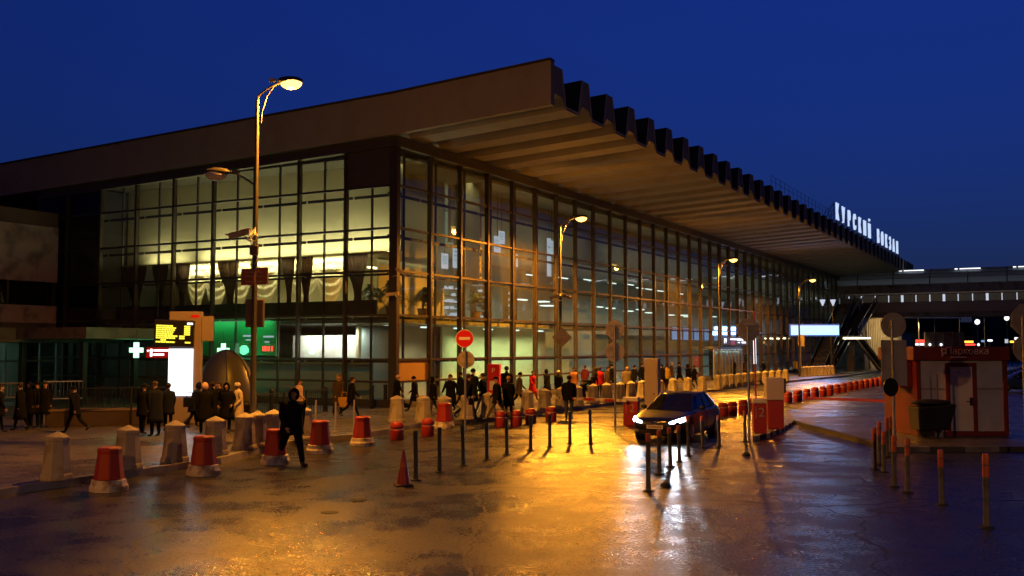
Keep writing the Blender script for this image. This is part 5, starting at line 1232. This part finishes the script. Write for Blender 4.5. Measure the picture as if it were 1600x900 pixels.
SLOW = dict(stride=.22, arms=((-.2, .3), (.2, .3)), bend=(.08, .3)); ST = dict(stride=.04); PK = dict(stride=.05, arms=((-.15, 1.0), (-.15, 1.0)))
LFT, RGT, CAMF, AWAY = R(90), R(-90), R(180), 0
person('person in a black hooded winter jacket striding across the wet road', 455, 727, 602, R(-140), black, black, 'hood', black, z=0, coat=.16, hmax=1.96, wide=1.25, **dict(stride=.42, arms=((-.3, .4), (.3, .4)), bend=(.1, .35)))
person('person in a long navy coat and cap standing left of the totem', 242, 682, 597, R(60), navy, black, 'cap', brown, coat=.5, hmin=1.7, wide=1.15, **ST)
person('person in dark clothes half hidden behind the man with the cap', 222, 678, 601, R(-30), black, black, 'hat', black, coat=.3, **ST)
person('person in a dark coat in the shade against the totem side', 262, 674, 600, R(30), navy, black, 'hair', hairc, coat=.3, **ST)
person('person with a dark backpack stooping at the left of the waiting group', 302, 668, 605, R(-60), navy, black, 'hood', navy, coat=.3, lean=.25, **SLOW)
person('person in a long black coat with a fur hood in the waiting group', 319, 678, 600, R(20), black, black, 'hood', rose, coat=.5, wide=1.1, **ST)
person('person in black standing behind the fur hooded one', 331, 672, 598, R(-10), black, black, 'hair', hairc, coat=.4, **ST)
person('person in a dark coat in the middle back of the waiting group', 342, 668, 600, R(150), black, black, 'hair', brown, coat=.4, **ST)
person('person in a black hood facing the camera in the waiting group', 354, 676, 600, R(175), black, black, 'hood', black, coat=.45, wide=1.15, arms=((-.2, 1.2), (-.2, 1.1)), stride=.1)
person('person in a long cream coat and white knitted hat', 372, 674, 599, R(120), white, black, 'hat', white, coat=.55, **PK)
person('person in dark clothes with a blue sleeve stripe walking left past the fence', 116, 676, 604, R(75), black, black, 'hat', black, coat=.2, **WK)
person('person in black at the left end of the seated row', 31, 672, 612, R(90), black, black, 'hair', hairc, coat=.5, **SLOW)
person('person in black beside the low wall, second of the dark row', 46, 669, 609, R(160), black, black, 'hood', black, coat=.4, **ST)
person('person in black beside the low wall, third of the dark row', 58, 668, 607, R(120), black, black, 'hat', black, coat=.4, **ST)
person('person in black beside the low wall, last of the dark row', 69, 668, 606, R(200), black, black, 'hair', hairc, coat=.4, **ST)
person('person with a reddish face cut by the left picture edge', -3, 676, 608, R(-60), black, black, 'hair', hairc, coat=.3, **SLOW)
person('person in a pale rose jacket behind the hooded man', 466, 652, 595, R(-100), rose, jeans, 'hair', hairc, coat=.14, wide=1.15, **WK)
person('person in a brown coat with a mustard fur hood carrying bags', 528, 650, 586, R(-150), brown, black, 'hood', fur, coat=.45, **SLOW)
person('person in a dark jacket striding right beside the fur hooded one', 549, 652, 587, R(-80), black, black, 'hair', hairc, coat=.2, **WK)
person('person in a white hat and dark coat at the glass corner', 620, 641, 586, R(-60), black, black, 'hat', rose, coat=.4, **SLOW)
person('person in black with a small bag before the ochre panel', 677, 648, 591, R(100), black, jeans, 'hood', black, coat=.2, **SLOW)
person('person in a long black coat left of the no-entry sign', 704, 645, 583, R(150), black, black, 'hair', hairc, coat=.5, wide=1.1, **WK)
person('person directly behind the no-entry signpost', 731, 655, 582, R(-60), black, black, 'hair', brown, coat=.3, **WK2)
person('person with a dark hat right of the no-entry signpost', 738, 646, 576, R(-30), navy, black, 'hat', black, coat=.4, **SLOW)
person('person in a black jacket and pale jeans before the red stand', 755, 644, 581, R(80), black, cloth((.16, .17, .2), 'pale jeans'), 'hair', hairc, coat=.15, **WK)
person('person in a cap and wide jeans striding left along the kerb', 777, 656, 584, R(75), black, cloth((.12, .10, .09), 'faded trousers'), 'cap', black, coat=.15, stride=.55, arms=((-.4, .5), (.4, .5)), bend=(.1, .3))
person('tall person behind the red stand beside the white notice', 792, 638, 573, R(20), black, black, 'hair', hairc, coat=.3, **ST)
person('person with a fur collar standing right of the striding cap man', 795, 654, 589, R(10), black, black, 'hair', fur, coat=.4, **ST)
person('person in a red coat walking alone before the glass', 832, 625, 578, R(-140), redc, darkred, 'hair', brown, coat=.45, **WK)
person('person in black with a white hat beside the second lamp post', 873, 625, 579, R(10), black, black, 'hat', white, coat=.3, **SLOW)
person('person in a black jacket and jeans standing at the barrier arm', 889, 655, 588, R(-20), black, jeans, 'hair', hairc, coat=.15, z=0, wide=1.15, **ST)
person('person in a patterned orange jacket behind the barrier arm', 897, 621, 574, R(160), orange, black, 'hair', hairc, coat=.2, **SLOW)
person('person in black bending low over luggage', 912, 625, 585, R(-75), black, black, 'hood', black, coat=.35, lean=1.15, arms=((-1.0, .3), (-1.0, .2)), stride=.25, bend=(.1, .2), wide=1.25)
person('person in black stooping behind the red jacket', 926, 623, 573, R(-80), black, black, 'hair', hairc, coat=.3, lean=.35, **SLOW)
person('person in a bright red jacket with black trousers', 937, 622, 574, R(-30), redc, black, 'hair', hairc, coat=.18, **ST)
person('person in a grey brown coat right of the red jacket', 949, 616, 573, R(-100), brown, black, 'hair', hairc, coat=.4, **SLOW)
person('person in a grey brown quilted jacket right of the octagonal sign', 980, 618, 573, R(5), grey, black, 'hair', fur, coat=.2, wide=1.25, **SLOW)
person('person in black walking behind the grey brown jacket', 991, 613, 569, R(-60), black, black, 'hair', hairc, coat=.1, **WK)
person('person in black right of the tall pale terminal', 1035, 610, 569, R(30), black, darkred, 'hair', hairc, coat=.3, **SLOW)
person('person with yellow stripes right of the tall pale terminal', 1042, 606, 570, R(-30), yellow, black, 'hair', hairc, coat=.2, **SLOW)
person('person in a long brown coat leaning right of the yellow stripes', 1049, 600, 565, R(-120), brown, black, 'hair', fur, coat=.3, **WK)
person('person in a black coat walking toward the porch', 1076, 608, 568, R(30), black, black, 'hood', black, coat=.4, **WK)
person('person in black beside the red stand at the porch', 1085, 604, 571, R(-80), black, black, 'hair', hairc, coat=.3, **WK)
person('person in a long black coat alone right of the lamp post', 1145, 592, 561, R(0), black, black, 'hood', black, coat=.5, wide=1.15, **ST)
person('person in brown behind the octagonal sign post', 1164, 589, 562, R(60), brown, black, 'hair', hairc, coat=.4, **SLOW)
person('person in navy walking behind the glowing barrier arm', 1194, 588, 562, R(90), navy, black, 'hair', hairc, coat=.3, **WK)
person('person in dark brown right of the navy walker', 1213, 586, 562, R(-90), brown, black, 'hair', hairc, coat=.3, **SLOW)
person('person in a mustard jacket near the far bollards', 1243, 584, 561, R(0), yellow, black, 'hair', hairc, coat=.3, **SLOW)
person('person in black alone between the ochre panel and the hooded one', 648, 642, 590, R(80), black, black, 'hat', black, coat=.35, **WK)
person('person in navy close to the glass right of the long black coat', 719, 636, 581, R(-60), navy, black, 'hair', hairc, coat=.3, **SLOW)
person('person in a grey jacket just right of the fur collar', 811, 637, 580, R(-90), grey, black, 'hat', black, coat=.2, **WK2)
person('person in black close to the glass left of the second lamp post', 855, 622, 577, R(40), black, black, 'hood', black, coat=.4, **SLOW)
person('person in a dark red scarf coat close behind the stooping one', 914, 612, 571, R(-30), darkred, black, 'hair', hairc, coat=.4, **SLOW)
person('person in black close to the glass left of the octagonal sign', 957, 610, 568, R(70), black, black, 'hat', black, coat=.35, **WK)
person('person in navy close to the glass left of the tall pale terminal', 1003, 606, 566, R(-70), navy, black, 'hair', hairc, coat=.3, **WK)
person('person in black between the tall terminal and the porch walkers', 1062, 601, 565, R(90), black, black, 'hat', black, coat=.3, **WK2)
person('person in brown right of the alone standing long black coat', 1156, 590, 563, R(-90), brown, black, 'hood', brown, coat=.3, **WK)
dg = bpy.context.evaluated_depsgraph_get(); dg.update()
for P_ in PEOPLE: P_['me'] = bpy.data.meshes.new_from_object(P_['o'].evaluated_get(dg))
def seg_d(p, a, b):
    ab = b - a; t = max(0, min(1, (p - a).dot(ab) / max(ab.length_squared, 1e-9))); return (p - a - ab * t).length
for P_ in PEOPLE:
    o, me, J, E = P_['o'], P_['me'], P_['J'], P_['E']; o.modifiers.clear(); o.data = me; me.name = 'person'
    bm = bmesh.new(); bm.from_mesh(me)
    zmin0 = min(v.co.z for v in bm.verts)
    for f in bm.faces:
        c = f.calc_center_median(); best = min(E, key=lambda e: seg_d(c, J[e[0]], J[e[1]]) - (.02 if e[2] == 1 else 0)); f.material_index = best[2]; f.smooth = True
    def conv(pts, r0, r1, m, n=5):
        for a, b, ra, rb in zip(pts[:-1], pts[1:], [r0 + (r1 - r0) * k / (len(pts) - 1) for k in range(len(pts) - 1)], [r0 + (r1 - r0) * (k + 1) / (len(pts) - 1) for k in range(len(pts) - 1)]):
            q = MB().cyl(a, b, ra, rb, n); vs = [bm.verts.new(v) for v in q.v]
            for f in q.f:
                nf = bm.faces.new([vs[i] for i in f]); nf.material_index = m; nf.smooth = True
    for hv, ang, s in P_['hands']:
        def rx(v): return Vector((v[0], v[1] * math.cos(ang) - v[2] * math.sin(ang), v[1] * math.sin(ang) + v[2] * math.cos(ang)))
        for k, L_ in enumerate((.062, .075, .072, .055)):
            y = .027 - .018 * k; conv([hv + rx((0, y, -.005)), hv + rx((-.004 * s, y, -.005 - L_ * .55)), hv + rx((-.022 * s, y, -.005 - L_ * .95))], .0095, .006, 0)
        conv([hv + rx((-.005 * s, .022, .03)), hv + rx((-.015 * s, .052, -.0)), hv + rx((-.022 * s, .055, -.032))], .011, .007, 0)
    hc = J[P_['hc']]
    def blob(c, r, m, sx=1, sy=1, sz=1):
        q = MB().ball(c, r, n=8, k=6, sx=sx, sy=sy, sz=sz); vs = [bm.verts.new(v) for v in q.v]
        for f in q.f:
            u_ = []
            for i in f:
                if vs[i] not in u_: u_.append(vs[i])
            if len(u_) > 2:
                try: nf = bm.faces.new(u_); nf.material_index = m; nf.smooth = True
                except Exception: pass
    # face: nose, eyes, mouth, ears
    blob(hc + Vector((0, .104, .01)), .017, 0, .8, 1, 1.5)
    for s in (-1, 1): blob(hc + Vector((.03 * s, .088, .035)), .010, 3); blob(hc + Vector((.08 * s, .0, .02)), .025, 0, .5, .8, 1.3)
    blob(hc + Vector((0, .090, -.038)), .018, 3, 1.3, .35, .35)
    zmin = min(v.co.z for v in bm.verts)
    for v in bm.verts: v.co.z -= zmin; v.co.x *= (1.0 + (P_['wide'] - 1) * (1 if v.co.z < 1.45 else 0))
    fi = [f.material_index for f in bm.faces]
    bm.to_mesh(me); bm.free(); me.materials.clear()
    for m in (SKIN, P_['top'], P_['legs'], SHOE): me.materials.append(m)
    me.polygons.foreach_set('material_index', fi); me.update()
    o.location = P_['p']; o.rotation_euler = (0, 0, P_['face']); o.scale = (P_['sc'],) * 3; tag(o, P_['label'], 'person')
    # clothing
    L_, ln, w_ = P_['coat'], P_['lean'], P_['wide']
    def up(d, x=0, y=0): a = -ln; return Vector((x, y * math.cos(a) - d * math.sin(a), .95 - zmin + y * math.sin(a) + d * math.cos(a)))
    if L_:
        b = MB(); prof = [(.545, .085, .085), (.515, .15, .11), (.47, .215, .145), (.38, .225, .165), (.22, .21, .165), (.08, .21, .165), (-.05, .222, .175)]
        rings = [(up(d), rx_, ry_) for d, rx_, ry_ in prof]; k = 3; spread = abs(math.sin(P_['stride'])) * .3
        for q in range(1, k + 1): t = q / k; c = up(-.05); rings.append((Vector((0, c.y * (1 - .2 * t), c.z - L_ * t)), .222 + .04 * t * L_ * 2, .175 + (.05 + spread) * t * L_ * 1.5))
        n_ = 18; b0 = 0
        vs = [Vector((c.x + rx_ * w_ * math.cos(2 * math.pi * i / n_), c.y + ry_ * math.sin(2 * math.pi * i / n_), c.z + (.012 * math.sin(i * 2.3 + len(P_['label'])) if r_i > 5 else 0))) for r_i, (c, rx_, ry_) in enumerate(rings) for i in range(n_)]
        fs = [(r_ * n_ + i, r_ * n_ + (i + 1) % n_, (r_ + 1) * n_ + (i + 1) % n_, (r_ + 1) * n_ + i) for r_ in range(len(rings) - 1) for i in range(n_)]
        b.raw(vs, fs); co = b.build('coat', P_['coatm'], o, smooth=True); md = co.modifiers.new('t', 'SOLIDIFY'); md.thickness = .02
    hz = hc.copy(); hz.z -= zmin
    if P_['hat']:
        b = MB(); kind = P_['hat']
        def shell(cy, r_, sy, sz, cut, back=0):
            n_, kk = 14, 8; vs = []; 
            for j in range(kk + 1):
                a = (math.pi * cut) * j / kk
                for i in range(n_): t = 2 * math.pi * i / n_; vs.append(hz + Vector((r_ * math.sin(a) * math.cos(t), cy + r_ * sy * math.sin(a) * math.sin(t) - back * a, .05 + r_ * sz * math.cos(a))))
            b.raw(vs, [(j * n_ + i, (j + 1) * n_ + i, (j + 1) * n_ + (i + 1) % n_, j * n_ + (i + 1) % n_) for j in range(kk) for i in range(n_)])
        if kind == 'hat': shell(-.005, .105, 1.12, 1.05, .55); b.lathe([(.102, 0), (.107, .02), (.102, .04)], 14); 
        if kind == 'hat':
            for i in range(len(b.v) - 42, len(b.v)): v = b.v[i]; b.v[i] = (hz.x + v[0], hz.y - .005 + v[1] * 1.12, hz.z + .02 + v[2])
        elif kind == 'cap': shell(-.005, .105, 1.12, .9, .5); b.box(-.075, .075, .09, .17, -.006, .006, M=Matrix.Translation(hz + Vector((0, 0, .055))) @ Matrix.Rotation(-.25, 4, 'X'))
        elif kind == 'hair': shell(-.018, .10, 1.08, 1.12, .52, .012); shell(-.045, .088, .8, 1.1, .75, .0)
        elif kind == 'hood':
            n_, kk = 14, 9; vs = []
            for j in range(kk + 1):
                a = math.pi * (.36 + .64 * j / kk)      # open towards +y
                for i in range(n_): t = 2 * math.pi * i / n_; vs.append(hz + Vector((.128 * math.sin(a) * math.cos(t), -.01 + .14 * math.cos(a) + .03, .022 + .158 * math.sin(a) * math.sin(t))))
            b.raw(vs, [(j * n_ + i, (j + 1) * n_ + i, (j + 1) * n_ + (i + 1) % n_, j * n_ + (i + 1) % n_) for j in range(kk) for i in range(n_)])
        ho = b.build({'hat': 'knitted_hat', 'cap': 'cap', 'hair': 'hair', 'hood': 'hood'}[kind], P_['hatm'], o, smooth=True); md = ho.modifiers.new('t', 'SOLIDIFY'); md.thickness = .012
# bags and a backpack (things of their own)
def bag(label, px, py, Y, m, s=1.0, name='bag'):
    o = thing(name, label, 'bag', W(px, py, Y)); b = MB(); b.box(-.2 * s, .2 * s, -.09 * s, .09 * s, -.2 * s, .14 * s); b.build('body', m, o, bevel=.04 * s)
    b = MB(); b.tube([(-.1 * s, 0, .14 * s), (-.08 * s, 0, .3 * s), (.08 * s, 0, .3 * s), (.1 * s, 0, .14 * s)], .012, 6); b.build('handle', m, o)
Yp = G(528, 650, PZ).y
bag('mustard carrier bag held between the fur hooded person and the striding one', 538, 627, Yp - .1, fur, 1.2); bag('small dark handbag at the side of the person before the ochre panel', 666, 628, G(677, 648, PZ).y, darkred, .7)
bag('dark backpack on the stooping person of the waiting group', 296, 627, G(302, 668, PZ).y - .12, navy, 1.0, 'backpack'); bag('dark shoulder bag hanging behind the cream coat', 385, 637, G(372, 674, PZ).y + .1, black, .7)
bag('black suitcase on the pavement beside the bending person', 905, 618, G(912, 625, PZ).y - .2, black, 1.4, 'suitcase')
b = MB()
